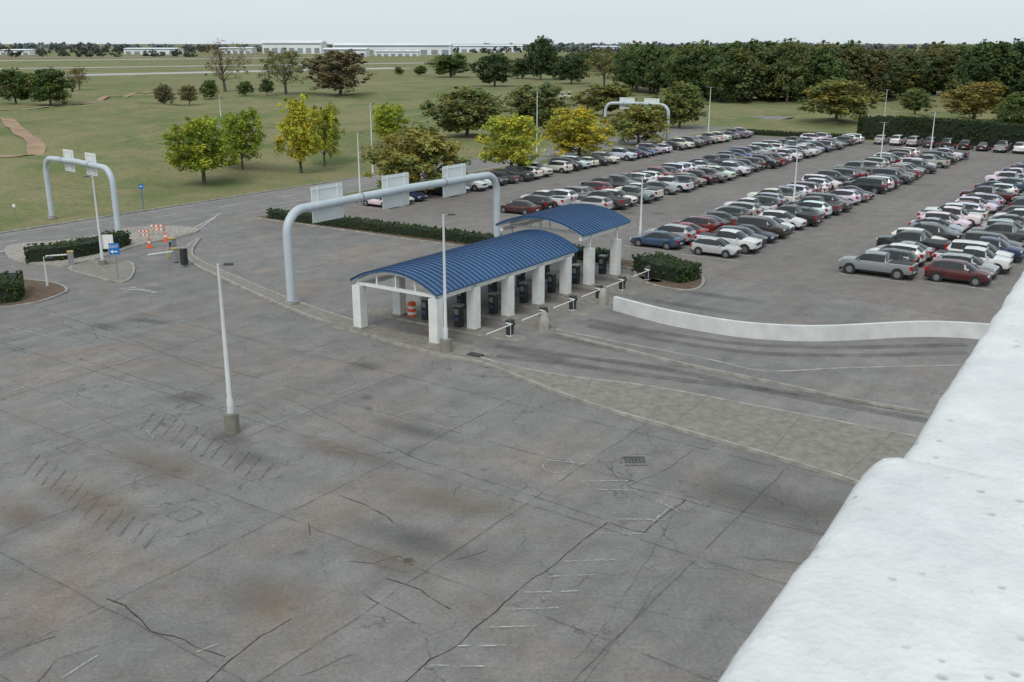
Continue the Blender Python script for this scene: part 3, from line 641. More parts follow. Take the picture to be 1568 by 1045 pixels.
# ------------------------------------------------------------------ canopy
def canopy(name, p0, p1, s0, s1, ze, rise, cols, cz, inn=.45):
    mb = MB(); n = 20; pc = (p0+p1)/2; hw = (p1-p0)/2
    def arc(k, dz=0, ext=0): t = -1+2*k/n; return (pc+t*(hw+ext), ze+rise*(1-t*t)+dz)
    vs = []
    for s in (s0, s1):
        for k in range(n+1): a = arc(k); vs.append((a[0], s, a[1]))
        for k in range(n+1): a = arc(k, -.12); vs.append((a[0], s, a[1]))
    M = n+1
    mb.add(vs, [(k, k+1, 2*M+k+1, 2*M+k) for k in range(n)], 'roof_blue')
    mb.add(vs, [(M+k+1, M+k, 3*M+k, 3*M+k+1) for k in range(n)], 'white_paint')
    mb.add(vs, [(0, 2*M, 3*M, M), (n, M+n, 3*M+n, 2*M+n)], 'roof_blue')
    mb.add(vs, [(k+1, k, M+k, M+k+1) for k in range(n)]+[(2*M+k, 2*M+k+1, 3*M+k+1, 3*M+k) for k in range(n)], 'roof_blue')
    ns = int((s1-s0)/.46)
    for i in range(ns+1):
        s = s0+(s1-s0)*i/ns; w = .04; vv = []
        for k in range(n+1):
            a = arc(k, .0, .01); vv += [(a[0], s-w, a[1]), (a[0], s-w, a[1]+.07), (a[0], s+w, a[1]+.07), (a[0], s+w, a[1])]
        ff = []
        for k in range(n):
            for q in range(3): ff.append((4*k+q, 4*k+q+1, 4*k+4+q+1, 4*k+4+q))
        mb.add(vv, ff+[(0, 3, 2, 1), (4*n, 4*n+1, 4*n+2, 4*n+3)], 'roof_seam')
    for s in cols:
        mb.tube([(arc(k)[0], s, arc(k)[1]-.26) for k in range(1, n)], .12, 'white_paint', 6)
        mb.box(pc, s, ze-.22, 2*hw-.6, .18, .2, 'white_paint')
        for fx in (-.45, 0, .45): mb.box(pc+fx*hw, s, ze-.2+rise*(1-fx*fx)/2, .1, .1, rise*(1-fx*fx), 'white_paint')
        for pe in (p0+inn, p1-inn):
            mb.box(pe, s, cz/2, .66, .62, cz, 'white_paint'); mb.box(pe, s, .12, .80, .78, .24, 'concrete_light')
            mb.box(pe, s, (cz+ze)/2, .2, .2, max(.1, ze-cz+.1), 'white_paint')
    for pe in (p0+inn, p1-inn): mb.box(pe, (s0+s1)/2, ze-.36, .2, s1-s0-.4, .26, 'white_paint')
    return gobj(mb, name, pc, (s0+s1)/2)
COLS = [46.4, 50.3, 54.2, 58.0, 61.7]
canopy('toll_canopy', -44.15, -37.1, 46.0, 62.9, 3.35, 1.05, COLS, 3.0, .36)
canopy('toll_canopy', -45.1, -37.1, 63.6, 71.0, 4.3, 1.0, [65.2, 69.4], 3.05, .4)
for s in COLS+[65.2, 69.4]:
    mb = MB(); w = .75
    mb.prism([(-46.3, s-w*.6), (-45.6, s-w), (-35, s-w), (-33.6, s-w*.5), (-33.3, s), (-33.6, s+w*.5), (-35, s+w), (-45.6, s+w), (-46.3, s+w*.6)], .0, .15, 'concrete', 'concrete_light'); gobj(mb, 'lane_island', -40, s)
def bollard(p, s, mat='yellow_paint', h=1.0, r=.07):
    mb = MB(); X, Y = PS(p, s); mb.tube([(X, Y, 0), (X, Y, h-.06), (X, Y, h)], [r, r, r*.5], mat, 12); mb.obj('bollard', smooth=40)
def pay_machine(p, s):
    mb = MB(); mb.box(p, s, .85, .45, .5, 1.4, 'dark_metal'); mb.box(p, s, 1.6, .56, .62, .1, 'grey_metal'); mb.box(p, s-.27, 1.2, .3, .03, .36, 'grey_metal'); mb.box(p, s-.27, .7, .3, .02, .2, 'roof_blue'); gobj(mb, 'pay_machine', p, s)
def gate(p, s, d=-1, L_=2.9):
    mb = MB(); mb.box(p, s, .62, .34, .40, .95, 'white_paint'); mb.box(p, s, 1.14, .40, .46, .1, 'dark_metal'); mb.box(p+.19, s, .6, .03, .28, .7, 'dark_metal'); mb.box(p, s-.22, .6, .3, .03, .7, 'dark_metal')
    a = Vector((p+.24, s, .98)); e = Vector((p+.24, s+d*L_, .98))
    for k in range(6): mb.tube([a.lerp(e, k/6), a.lerp(e, (k+1)/6)], .035, 'reflective_white', 6)
    mb.cyl((p+.18, s, .98), (p+.32, s, .98), .13, .13, 'dark_metal', 12)
    gobj(mb, 'barrier_gate', p, s)
for s in COLS+[65.2, 69.4]:
    if s > 47: bollard(-39.9, s-.3); pay_machine(-38.6, s-.1); pay_machine(-41.5, s+.1); gate(-34.6, s)
def conc_pier(x, y):
    mb = MB(); X, Y = g(x, y); mb.tube([(X, Y, 0), (X, Y, .7), (X, Y, 1.15), (X, Y, 1.2)], [.36, .33, .18, .1], 'concrete_light', 12); mb.obj('concrete_bollard', smooth=40)
conc_pier(833, 504); conc_pier(923, 466)

# ------------------------------------------------------------------ gantries
def gantry(A, B, z, r, signs, sh, sw, side):
    mb = MB(); A = Vector((*A, 0)); B = Vector((*B, 0)); d = (B-A).normalized(); Lg = (B-A).length; c = 1.6
    prof = [(0, .0), (0, z-c)]
    for k in range(1, 7): t = k/7*math.pi/2; prof.append((c-c*math.cos(t), z-c+c*math.sin(t)))
    prof += [(c, z), (Lg/2, z+.12), (Lg-c, z)]
    for k in range(1, 7): t = math.pi/2*(1-k/7); prof.append((Lg-c+c*math.cos(t), z-c+c*math.sin(t)))
    prof += [(Lg, z-c), (Lg, 0)]
    mb.tube([(A.x+d.x*q, A.y+d.y*q, zz) for q, zz in prof], r, 'gantry_paint', 14)
    ang = math.atan2(d.y, d.x); nrm = Vector((-d.y, d.x, 0))*side
    for E in (A, B):
        mb.cyl((E.x, E.y, 0), (E.x, E.y, .3), r*1.7, r*1.7, 'concrete_light', 14); mb.cyl((E.x, E.y, .3), (E.x, E.y, .36), r*1.5, r*1.5, 'grey_metal', 14)
    for q in (.3, .7): e = A+d*(Lg*q); mb.cyl((e.x-d.x*.05, e.y-d.y*.05, z+.06), (e.x+d.x*.05, e.y+d.y*.05, z+.06), r*1.15, r*1.15, 'grey_metal', 14)
    for f in signs:
        c0 = A+d*(Lg*f)+nrm*(r+.16)
        mb.box(c0.x, c0.y, z, sw, .06, sh, 'sign_back', ang)
        for q in (-.32, .32): e = c0+d*(sw*q)-nrm*.07; mb.box(e.x, e.y, z, .08, .08, sh, 'sign_back', ang)
        for q in (-.42, .42): e = c0-nrm*.05; mb.box(e.x, e.y, z+sh*q, sw, .04, .05, 'sign_back', ang)
    return mb.obj('sign_gantry', smooth=50)
gantry(PS(-52.2, 48.3), PS(-52.2, 73.8), 6.75, .32, (.18, .48, .78), 2.6, 3.2, 1)
gantry(g(80, 335), g(182, 361), 6.5, .28, (.33, .66), 2.2, 2.2, 1)
gantry(PS(-97.5, 174.5), PS(-84, 174.5), 6.9, .3, (.33, .72), 2.2, 3.2, 1)

# ------------------------------------------------------------------ lamps
def lamp(x, y, yt, base=0, head=1, heads=1, r=.1):
    X, Y = g(x, y); z = ztop(Y, yt); mb = MB()
    if base: mb.tube([(0, 0, 0), (0, 0, base)], .36, 'concrete', 14)
    mb.cyl((0, 0, base), (0, 0, base+.04), .24, .24, 'grey_metal', 12)
    mb.tube([(0, 0, base), (0, 0, base+.7), (0, 0, base+.75), (0, 0, z)], [r*1.45, r*1.4, r*1.05, r*.6], 'pole_paint', 12)
    for k in range(heads):
        dx = head*(1 if k == 0 else -1)
        mb.tube([(0, 0, z-.06), (dx*.3, 0, z-.02)], .035, 'grey_metal', 6)
        mb.box(dx*.48, 0, z, .45, .26, .10, 'dark_metal', 0, .8)
        mb.box(dx*.48, 0, z-.065, .34, .2, .03, 'head_lamp')
    mb.obj('street_lamp', (X, Y, 0), smooth=40)
lamp(356, 662, 404, 1.0, 1, r=.115)
lamp(683, 541, 328, .9, 1); lamp(158, 407, 270, .5, -1); lamp(571, 268, 158); lamp(552, 310, 203); lamp(822, 235, 140)
lamp(980, 372, 270, .8, 1, 2); lamp(1214, 325, 232, .8, 1, 2); lamp(1347, 258, 187, .8, 1, 2); lamp(1424, 240, 172, .8, 1, 2); lamp(1084, 214, 133, .5, 1, 2); lamp(1353, 190, 137, 0, 1, 2)
lamp(73, 440, 393, 0, 1, r=.06); lamp(338, 178, 148, 0, 1)

# ------------------------------------------------------------------ small street furniture
def cone(x, y, s=1.0):
    mb = MB(); mb.box(0, 0, .03, .42, .42, .05, 'orange_plastic'); mb.tube([(0, 0, .05), (0, 0, .35)], [.16, .105], 'orange_plastic', 14); mb.tube([(0, 0, .35), (0, 0, .52)], [.107, .075], 'reflective_white', 14); mb.tube([(0, 0, .52), (0, 0, .8)], [.074, .03], 'orange_plastic', 14)
    o = mb.obj('traffic_cone', (*g(x, y), .01), smooth=40); o.scale = (s, s, s)
for x, y in ((229, 379), (254, 369)): cone(x, y, 1.15)
mb = MB(); z = .05; mb.tube([(0, 0, 0), (0, 0, .06)], .38, 'tyre', 18)
for i, mt in enumerate(['orange_plastic', 'reflective_white', 'orange_plastic', 'reflective_white', 'orange_plastic']):
    r0 = .33-.012*i; mb.tube([(0, 0, z), (0, 0, z+.2)], [r0, r0-.005], mt, 20); z += .2
mb.tube([(0, 0, z), (0, 0, z+.08)], [.2, .16], 'orange_plastic', 14); mb.obj('traffic_barrel', (*g(631, 486), .01), smooth=40)
def barricade(x, y, rot, w=1.0):
    mb = MB(); hw = w/2
    for dx in (-hw*.85, hw*.85): mb.tube([(dx, -.3, 0), (dx, 0, 1.1)], .03, 'grey_metal', 6); mb.tube([(dx, .3, 0), (dx, 0, 1.1)], .03, 'grey_metal', 6)
    for z in (.6, .95):
        for i in range(6): mb.box(-hw+w/12+i*w/6, -.08, z, w/6-.002, .03, .18, 'orange_plastic' if (i % 2) else 'reflective_white')
    mb.obj('traffic_barricade', (*g(x, y), .13), rot)
barricade(243, 362, .1, 1.3); barricade(222, 371, .35, 1.0)
def text_child(parent, body, size, loc, rot, mat):
    cu = bpy.data.curves.new('lettering', 'FONT'); cu.body = body; cu.size = size; cu.extrude = .005; cu.align_x = 'CENTER'; cu.materials.append(MATS[mat])
    o = bpy.data.objects.new('lettering', cu); scene.collection.objects.link(o); o.parent = parent; o.location = loc; o.rotation_euler = rot
mb = MB(); mb.tube([(0, 0, 0), (0, 0, 2.9)], .05, 'grey_metal', 8); mb.box(0, -.07, 2.45, .8, .03, .9, 'blue_sign'); mb.box(0, -.052, 2.45, .76, .01, .86, 'grey_metal')
mb.box(.06, -.09, 2.24, .36, .012, .09, 'reflective_white'); mb.add([(-.32, -.096, 2.24), (-.12, -.096, 2.40), (-.12, -.096, 2.08)], [(0, 2, 1)], 'reflective_white')
o = mb.obj('exit_sign', (*g(181, 430), .13), 0.05); text_child(o, 'EXIT', .32, (0, -.092, 2.54), (math.pi/2, 0, 0), 'reflective_white')
mb = MB(); mb.tube([(0, 0, 0), (0, 0, 2.4)], .05, 'grey_metal', 8); mb.box(0, -.07, 1.9, .95, .03, 1.2, 'reflective_white'); mb.box(0, .0, 2.4, .6, .05, .08, 'grey_metal'); mb.obj('notice_sign', (*g(169, 406), .13), 0.1)
mb = MB(); mb.tube([(0, 0, 0), (0, 0, 3.0)], .06, 'blue_trim', 8); mb.box(0, -.08, 2.7, .5, .03, .55, 'blue_sign'); mb.box(0, -.1, 2.7, .26, .012, .1, 'reflective_white'); mb.obj('blue_post_sign', (*g(220, 322), 0), 0)
mb = MB(); mb.tube([(0, 0, 0), (0, 0, 1.4)], .04, 'grey_metal', 8); mb.box(0, -.06, 1.3, .3, .02, .35, 'reflective_white'); mb.obj('small_sign', (*g(24, 333), 0), 0)
def wgate(x0, y0, x1, y1):
    A = Vector((*g(x0, y0), 0)); B = Vector((*g(x1, y1), 0)); mb = MB(); d = (B-A); ang = math.atan2(d.y, d.x)
    mb.box(A.x, A.y, .65, .45, .5, 1.1, 'grey_metal', ang); mb.box(A.x, A.y, 1.24, .5, .55, .08, 'yellow_paint', ang)
    for k in range(7): mb.tube([A.lerp(B, k/7)+Vector((0, 0, 1.0)), A.lerp(B, (k+.93)/7)+Vector((0, 0, 1.0))], .06, 'reflective_white', 6)
    mb.obj('barrier_gate')
wgate(270, 402, 228, 408); wgate(110, 407, 72, 410)
mb = MB(); mb.box(0, 0, .75, .45, .45, 1.4, 'dark_metal'); mb.box(0, 0, 1.5, .55, .5, .1, 'grey_metal'); mb.obj('ticket_machine', (*g(283, 408), .1), GR)
mb = MB(); mb.box(0, 0, .75, .5, .5, 1.4, 'grey_metal'); mb.box(0, -.26, 1.0, .3, .02, .4, 'dark_metal'); mb.box(0, 0, 1.5, .6, .6, .08, 'yellow_paint'); mb.obj('ticket_machine', (*g(266, 392), .1), GR)
for x, y in ((258, 396), (275, 395), (262, 384)): bollard(*toPS(*g(x, y)))
def golf_cart(x, y, r):
    mb = MB(); mb.box(0, 0, .5, 2.3, 1.15, .35, 'reflective_white'); mb.box(.8, 0, .75, .5, 1.1, .3, 'reflective_white'); mb.box(-.2, 0, .85, .5, 1.0, .3, 'dark_metal'); mb.box(-.45, 0, 1.15, .12, 1.0, .5, 'dark_metal'); mb.box(-.1, 0, 1.85, 1.7, 1.15, .07, 'reflective_white')
    for dx in (-.85, .65):
        for dy in (-.52, .52):
            mb.cyl((dx, dy, .67), (dx*.9, dy*.9, 1.85), .025, .025, 'grey_metal', 6); mb.cyl((dx*.95, dy-.09, .22), (dx*.95, dy+.09, .22), .22, .22, 'tyre', 12)
    X, Y = g(x, y); mb.obj('golf_cart', (X, Y, terrain(X, Y)+.05), r)
golf_cart(862, 150, .3); golf_cart(872, 151, 1.4)

# ------------------------------------------------------------------ cars
def car_mesh(name, st, glass_top, cab, wheels, tonneau=None, pillars=(), rw=.33):
    """st: (x, zbot, zbelt, zroof, halfw, roof halfw)"""
    mb = MB(); n = len(st); vs = []
    for x, zb, zt, zr, w, wr in st:
        half = [(0, zb), (w-.10, zb), (w-.01, zb+.14), (w, zb+(zt-zb)*.62), (w-.04, zt), (wr, zr-.05), (wr-.13, zr), (0, zr+.03)]
        vs += [(x, y, z) for y, z in half] + [(x, -y, z) for y, z in half[-2:0:-1]]
    k = 14; groups = {}
    for i in range(n-1):
        for j in range(k):
            f = (i*k+j, (i+1)*k+j, (i+1)*k+(j+1) % k, i*k+(j+1) % k); q = j if j < 7 else 13-j
            mt = 'car_paint'
            if q in (0, 1): mt = 'car_trim'
            if q == 4 and cab[0] <= i < cab[1]: mt = 'car_trim' if i in pillars else 'car_glass'
            if q in (5, 6) and i in glass_top: mt = 'car_glass'
            if tonneau and q in (6,) and tonneau[0] <= i < tonneau[1]: mt = 'car_trim'
            groups.setdefault(mt, []).append(f)
    mb.v += vs
    for mt, fs in groups.items():
        kk = mb.mi(mt)
        for f in fs: mb.f.append(f); mb.m.append(kk)
    kk = mb.mi('car_paint'); mb.f.append(tuple(range(k))[::-1]); mb.m.append(kk); mb.f.append(tuple(range((n-1)*k, n*k))); mb.m.append(kk)
    W = st[n//2][4]
    for wx in wheels:
        for sd in (-1, 1):
            mb.cyl((wx, sd*(W-.18), rw+.03), (wx, sd*(W+.006), rw+.03), rw+.07, rw+.07, 'car_trim', 18)
            mb.cyl((wx, sd*(W-.18), rw), (wx, sd*(W+.02), rw), rw, rw, 'tyre', 18)
            mb.cyl((wx, sd*W, rw), (wx, sd*(W+.028), rw), rw*.66, rw*.62, 'rim', 12)
    xf, xr = st[0][0], st[-1][0]; zf = st[1][2]; zrr = st[-2][2]; wf = st[1][4]; wrr = st[-2][4]
    for sd in (-1, 1):
        mb.box(xf-.13, sd*(wf-.2), zf-.10, .26, .34, .13, 'head_lamp'); mb.box(xr+.10, sd*(wrr-.1), zrr-.2, .24, .2, .3, 'tail_red')
        mb.box(st[cab[0]][0]-.35, sd*(W+.09), st[cab[0]][2]+.08, .12, .16, .13, 'car_paint')
    mb.box(xf-.03, 0, zf-.24, .10, wf*1.0, .2, 'car_trim'); mb.box(xr+.03, 0, .55, .1, .5, .12, 'reflective_white')
    mb.box(xf-.06, 0, .34, .16, wf*1.7, .14, 'car_trim'); mb.box(xr+.06, 0, .34, .16, wrr*1.7, .14, 'car_trim')
    return mb.mesh(name, smooth=42)
CARS = {}
CARS['sedan'] = car_mesh('sedan_mesh', [(2.40, .38, .60, .62, .66, .5), (2.28, .22, .70, .74, .82, .68), (1.8, .2, .83, .89, .91, .76), (1.18, .2, .92, .98, .93, .76), (.62, .2, .94, 1.24, .93, .66), (.18, .2, .95, 1.42, .93, .60), (-.32, .2, .96, 1.47, .93, .59), (-.42, .2, .96, 1.47, .93, .59), (-.95, .2, .98, 1.42, .93, .58), (-1.45, .2, 1.0, 1.26, .92, .60), (-1.95, .2, 1.01, 1.08, .91, .70), (-2.32, .28, .97, 1.03, .85, .70), (-2.42, .42, .80, .84, .78, .62)], (3, 4, 8, 9), (3, 10), (1.46, -1.40), pillars=(6,), rw=.34)
CARS['hatch'] = car_mesh('hatch_mesh', [(2.08, .38, .66, .68, .64, .46), (1.96, .22, .77, .81, .81, .65), (1.5, .2, .90, .96, .88, .74), (1.1, .2, .97, 1.03, .89, .74), (.65, .2, .98, 1.30, .89, .66), (.2, .2, .99, 1.47, .89, .60), (-.3, .2, 1.0, 1.52, .89, .60), (-.4, .2, 1.0, 1.52, .89, .60), (-1.3, .2, 1.04, 1.46, .88, .57), (-1.8, .22, 1.06, 1.22, .86, .62), (-1.98, .3, 1.0, 1.06, .82, .64), (-2.08, .42, .8, .86, .76, .6)], (3, 4, 8, 9), (3, 9), (1.28, -1.28), pillars=(6,), rw=.33)
CARS['suv'] = car_mesh('suv_mesh', [(2.34, .45, .76, .78, .68, .5), (2.22, .3, .92, .96, .86, .70), (1.75, .28, 1.04, 1.09, .93, .79), (1.28, .28, 1.10, 1.15, .94, .79), (.82, .28, 1.11, 1.46, .94, .72), (.4, .28, 1.12, 1.64, .94, .66), (-.22, .28, 1.13, 1.70, .94, .65), (-.33, .28, 1.13, 1.70, .94, .65), (-1.15, .28, 1.16, 1.67, .94, .64), (-1.25, .28, 1.16, 1.665, .94, .64), (-1.75, .28, 1.2, 1.60, .93, .62), (-2.2, .3, 1.18, 1.26, .90, .68), (-2.34, .45, .95, 1.0, .84, .68)], (3, 4, 10), (3, 10), (1.42, -1.42), pillars=(6, 8), rw=.37)
CARS['bigsuv'] = car_mesh('large_suv_mesh', [(2.55, .48, .9, .92, .76, .6), (2.45, .34, 1.05, 1.09, .92, .78), (1.85, .32, 1.15, 1.20, .98, .85), (1.4, .32, 1.2, 1.25, .99, .85), (1.0, .32, 1.2, 1.55, .99, .79), (.62, .32, 1.21, 1.78, .99, .73), (-.1, .32, 1.22, 1.84, .99, .72), (-.22, .32, 1.22, 1.84, .99, .72), (-1.2, .32, 1.22, 1.83, .99, .72), (-1.32, .32, 1.22, 1.83, .99, .72), (-2.15, .32, 1.23, 1.77, .97, .70), (-2.45, .36, 1.22, 1.32, .94, .78), (-2.55, .5, 1.0, 1.04, .9, .76)], (3, 4, 10), (3, 10), (1.55, -1.5), pillars=(6, 8), rw=.41)
CARS['minivan'] = car_mesh('minivan_mesh', [(2.5, .4, .74, .76, .70, .52), (2.38, .24, .88, .92, .89, .72), (1.95, .22, 1.0, 1.06, .96, .8), (1.6, .22, 1.06, 1.12, .97, .8), (1.1, .22, 1.07, 1.44, .97, .74), (.6, .22, 1.08, 1.66, .97, .70), (-.2, .22, 1.08, 1.74, .97, .69), (-.3, .22, 1.08, 1.74, .97, .69), (-1.3, .22, 1.09, 1.73, .97, .69), (-1.4, .22, 1.09, 1.73, .97, .69), (-2.15, .24, 1.1, 1.66, .95, .67), (-2.42, .28, 1.08, 1.2, .92, .74), (-2.52, .42, .9, .94, .88, .7)], (3, 4, 10), (3, 10), (1.6, -1.45), pillars=(6, 8), rw=.36)
CARS['pickup'] = car_mesh('pickup_mesh', [(2.88, .5, .98, 1.0, .78, .62), (2.78, .38, 1.12, 1.16, .95, .82), (2.2, .36, 1.2, 1.24, 1.0, .88), (1.65, .36, 1.24, 1.29, 1.0, .86), (1.3, .36, 1.25, 1.56, 1.0, .79), (.95, .36, 1.25, 1.78, 1.0, .72), (.25, .36, 1.26, 1.87, 1.0, .71), (.13, .36, 1.26, 1.87, 1.0, .71), (-.62, .36, 1.26, 1.84, 1.0, .70), (-.84, .36, 1.24, 1.28, 1.0, .90), (-.9, .36, 1.2, 1.23, 1.0, .97), (-2.78, .36, 1.2, 1.23, .99, .96), (-2.88, .5, 1.14, 1.17, .97, .93)], (3, 4, 8), (3, 9), (1.98, -1.78), tonneau=(10, 11), pillars=(6,), rw=.42)
COL = [((.76, .76, .75), 32), ((.42, .43, .44), 14), ((.20, .21, .22), 14), ((.08, .085, .09), 15), ((.016, .017, .019), 16), ((.20, .014, .014), 3), ((.07, .008, .012), 1), ((.02, .07, .22), 4), ((.012, .03, .09), 5), ((.26, .22, .16), 2), ((.03, .09, .14), 2)]
cc = [c for c, _ in COL]; cw = [w for _, w in COL]
def put_car(kind, p, s, color, flip=False, rot=0.0, sc=1.0):
    nm = {'pickup': 'pickup_truck'}.get(kind, 'parked_car')
    X, Y = PS(p, s); place(CARS[kind], nm, (X, Y, .015), GR+rot+(math.pi if flip else 0), (sc, 1, 1+(sc-1)*.8), color=color)
WH = (.76, .76, .75); SV = (.38, .39, .40)
fixed = {(3, 0): ('sedan', (.03, .08, .15), True), (4, 0): ('hatch', (.50, .51, .51), False), (4, 1): ('pickup', WH, False), (5, 0): ('pickup', (.25, .26, .27), True), (6, 0): ('suv', (.085, .008, .012), False), (3, 1): ('suv', SV, True), (3, 2): ('sedan', (.3, .02, .015), True), (3, 3): ('suv', (.12, .012, .012), True),
 (4, 2): ('suv', (.05, .052, .055), False), (4, 3): ('sedan', (.02, .025, .06), False), (4, 4): ('bigsuv', (.05, .04, .035), False), (4, 5): ('hatch', WH, False), (4, 6): ('suv', WH, False), (1, 0): ('sedan', (.07, .012, .012), True), (1, 1): ('suv', (.02, .02, .022), True), (1, 2): ('pickup', WH, True), (1, 3): ('suv', WH, True),
 (5, 1): ('suv', (.03, .031, .034), True), (5, 2): ('suv', WH, True), (5, 3): ('sedan', SV, True), (6, 1): ('suv', SV, False), (6, 2): ('pickup', WH, False), (6, 3): ('bigsuv', WH, False)}
rc = random.Random(42)
for ri, (p, s0, s1) in enumerate(ROWS):
    s = s0; i = 0
    while s < s1:
        nosein = ri in (0, 2, 4, 6)
        if (ri, i) in fixed: k, c, f = fixed[(ri, i)]; put_car(k, p, s, c, f, rc.uniform(-.02, .02))
        elif rc.random() < .94 or i < 3:
            k = rc.choices(['sedan', 'hatch', 'suv', 'bigsuv', 'minivan', 'pickup'], [17, 6, 31, 13, 4, 32])[0]
            c = rc.choices(cc, cw)[0]; fl = (not nosein) if rc.random() < .7 else nosein
            put_car(k, p+rc.uniform(-.3, .3), s+rc.uniform(-.14, .14), tuple(v*rc.uniform(.85, 1.1) for v in c), fl, rc.uniform(-.03, .03), rc.uniform(.94, 1.05))
        s += 2.75; i += 1
for i in range(13):
    if rc.random() < .85:
        p = -50+i*3.0; s = 195-(p+50)*.12; X, Y = PS(p, s)
        place(CARS[rc.choice(['suv', 'pickup', 'sedan', 'bigsuv'])], 'parked_car', (X, Y, .015), GR+math.pi/2, color=rc.choice([WH, (.02, .02, .022), (.2, .012, .012), SV, WH, (.06, .06, .07)]))

# ------------------------------------------------------------------ far buildings
def hangar(x0, x1, yb, yt, dpt, bays):
    X0, Y0 = g(x0, yb); X1, Y1 = g(x1, yb); Y = (Y0+Y1)/2; h = ztop(Y, yt); w = X1-X0; mb = MB(); cx = (X0+X1)/2
    mb.box(cx, Y+dpt/2, h*.42, w, dpt, h*.84, 'hangar_white')
    mb.add([(X0-1, Y-1, h*.84), (X1+1, Y-1, h*.84), (X1+1, Y+dpt, h*.84), (X0-1, Y+dpt, h*.84), (X0-1, Y+dpt/2, h), (X1+1, Y+dpt/2, h)], [(0, 1, 5, 4), (2, 3, 4, 5), (0, 4, 3), (1, 2, 5)], 'hangar_white')
    for i in range(bays):
        a = X0+w*(i+.2)/bays; b_ = X0+w*(i+.8)/bays; mb.box((a+b_)/2, Y-.4, h*.25, b_-a, .5, h*.38, 'hangar_dark' if i % 3 else 'grey_metal')
    mb.box(cx, Y-.5, h*.74, w*.98, .5, h*.05, 'blue_trim')
    mb.obj('hangar_building', (0, 0, 0))
for a in [(510, 690, 84, 66, 60, 11), (402, 492, 82, 62, 60, 7), (690, 800, 80, 68, 50, 8), (495, 560, 87, 73, 40, 6), (905, 945, 79, 70, 40, 4), (948, 972, 79, 71, 40, 2), (190, 270, 83, 73, 40, 6), (0, 45, 84, 75, 40, 4), (335, 385, 82, 72, 40, 5), (575, 640, 86, 77, 30, 6)]: hangar(*a)

# ------------------------------------------------------------------ deck we stand on
AN = math.atan2(.534, .845); DR = -AN
def block(t0, t1, z1, q0=-.24, q1=.32):
    bm = bmesh.new(); bmesh.ops.create_cube(bm, size=1.0)
    for v in bm.verts: v.co = Vector(((q0+q1)/2+v.co.x*(q1-q0), (t0+t1)/2+v.co.y*(t1-t0), z1-.22+v.co.z*.44))
    bmesh.ops.bevel(bm, geom=list(bm.edges), offset=.03, segments=3, profile=.5, affect='EDGES')
    n = min(90, int((t1-t0)/.02))
    for k in range(1, n):
        bmesh.ops.bisect_plane(bm, geom=bm.verts[:]+bm.edges[:]+bm.faces[:], plane_co=(0, t0+(t1-t0)*k/n, 0), plane_no=(0, 1, 0))
    for v in bm.verts:
        o = mn.noise(Vector((v.co.x*9, v.co.y*9, v.co.z*9)))*.006+mn.noise(v.co*32)*.0025
        v.co.x += o; v.co.z += o*.4
    me = bpy.data.meshes.new('parapet'); bm.to_mesh(me); bm.free(); me.materials.append(MATS['parapet_stucco'])
    me.polygons.foreach_set('use_smooth', [True]*len(me.polygons))
    return me
place(block(-.6, 1.262, 17.502, -.243), 'parapet_wall', (0, 0, 0), DR)
place(block(1.266, 3.6, 17.482, -.222), 'parapet_wall', (0, 0, 0), DR)
place(block(3.61, 7.2, 17.482, -.222), 'parapet_wall', (0, 0, 0), DR)
mb = MB()
def dbox(q0, q1, t0, t1, z0, z1, mt): mb.box((q0+q1)/2, (t0+t1)/2, (z0+z1)/2, q1-q0, t1-t0, z1-z0, mt)
for lv in range(6):
    z = 16.3-lv*3.1
    dbox(-.16, .28, -40, 7.0, z-.5, z+.74 if lv == 0 else z+.9, 'wall_white'); dbox(.28, 16, -40, 7.0, z-.45, z, 'concrete_light')
for t in np.arange(-39, 7, 9): dbox(.3, .9, t, t+.6, -.0, 15.8, 'concrete_light')
mb.obj('parking_garage', (0, 0, 0), DR)

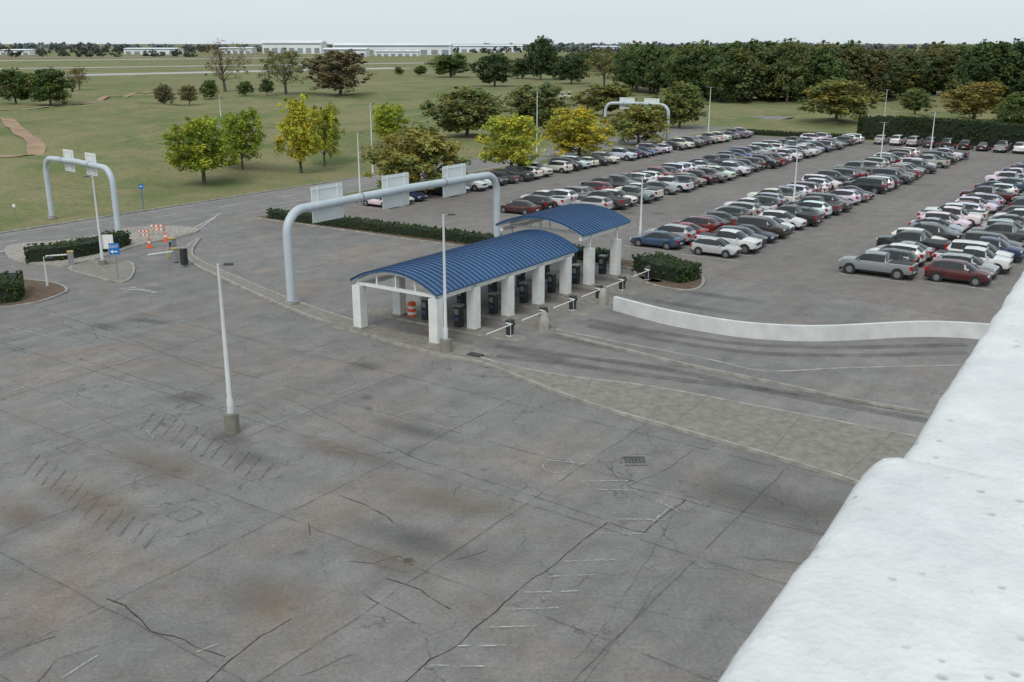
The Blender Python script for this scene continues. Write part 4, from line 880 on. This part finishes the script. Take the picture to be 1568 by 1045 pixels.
# ------------------------------------------------------------------ light, sky, camera
w = bpy.data.worlds.new('World'); scene.world = w; w.use_nodes = True; nt = w.node_tree
bg = nt.nodes['Background']; sky = nt.nodes.new('ShaderNodeTexSky'); sky.sky_type = 'NISHITA'; sky.sun_disc = False
sky.sun_elevation = math.radians(48); sky.sun_rotation = math.radians(200); sky.dust_density = 3; sky.air_density = 1.0; sky.ozone_density = 1.5
mx = nt.nodes.new('ShaderNodeMix'); mx.data_type = 'RGBA'; mx.inputs[0].default_value = .82
tc = nt.nodes.new('ShaderNodeTexCoord'); mpn = nt.nodes.new('ShaderNodeMapping'); mpn.inputs['Scale'].default_value = (1, 1, 9)
nz = nt.nodes.new('ShaderNodeTexNoise'); nz.inputs['Scale'].default_value = 2.0; nz.inputs['Detail'].default_value = 5
rp = nt.nodes.new('ShaderNodeMix'); rp.data_type = 'RGBA'; rp.inputs[6].default_value = (5.95, 6.85, 7.35, 1); rp.inputs[7].default_value = (7.0, 7.55, 7.8, 1)
nt.links.new(tc.outputs['Generated'], mpn.inputs['Vector']); nt.links.new(mpn.outputs[0], nz.inputs['Vector']); nt.links.new(nz.outputs['Fac'], rp.inputs[0])
nt.links.new(sky.outputs[0], mx.inputs[6]); nt.links.new(rp.outputs[2], mx.inputs[7]); nt.links.new(mx.outputs[2], bg.inputs['Color']); bg.inputs['Strength'].default_value = .122
sl = bpy.data.lights.new('sun', 'SUN'); sl.energy = 1.4; sl.angle = math.radians(24); sl.color = (1, .965, .91)
so = bpy.data.objects.new('sun', sl); scene.collection.objects.link(so)
e = math.radians(48); az = math.radians(200); d = Vector((math.sin(az)*math.cos(e), math.cos(az)*math.cos(e), math.sin(e)))
so.rotation_euler = d.to_track_quat('Z', 'Y').to_euler(); so.location = (0, 0, 60)
cam = bpy.data.cameras.new('camera'); co = bpy.data.objects.new('camera', cam); scene.collection.objects.link(co)
co.location = (0, 0, H); co.rotation_euler = (math.radians(90)-TH, 0, 0); cam.sensor_width = 36; cam.lens = F/1568*36
cam.clip_start = .05; cam.clip_end = 60000
cam.dof.use_dof = True; cam.dof.focus_distance = 70; cam.dof.aperture_fstop = 16
scene.camera = co
scene.view_settings.view_transform = 'Standard'; scene.view_settings.look = 'None'; scene.view_settings.exposure = 0
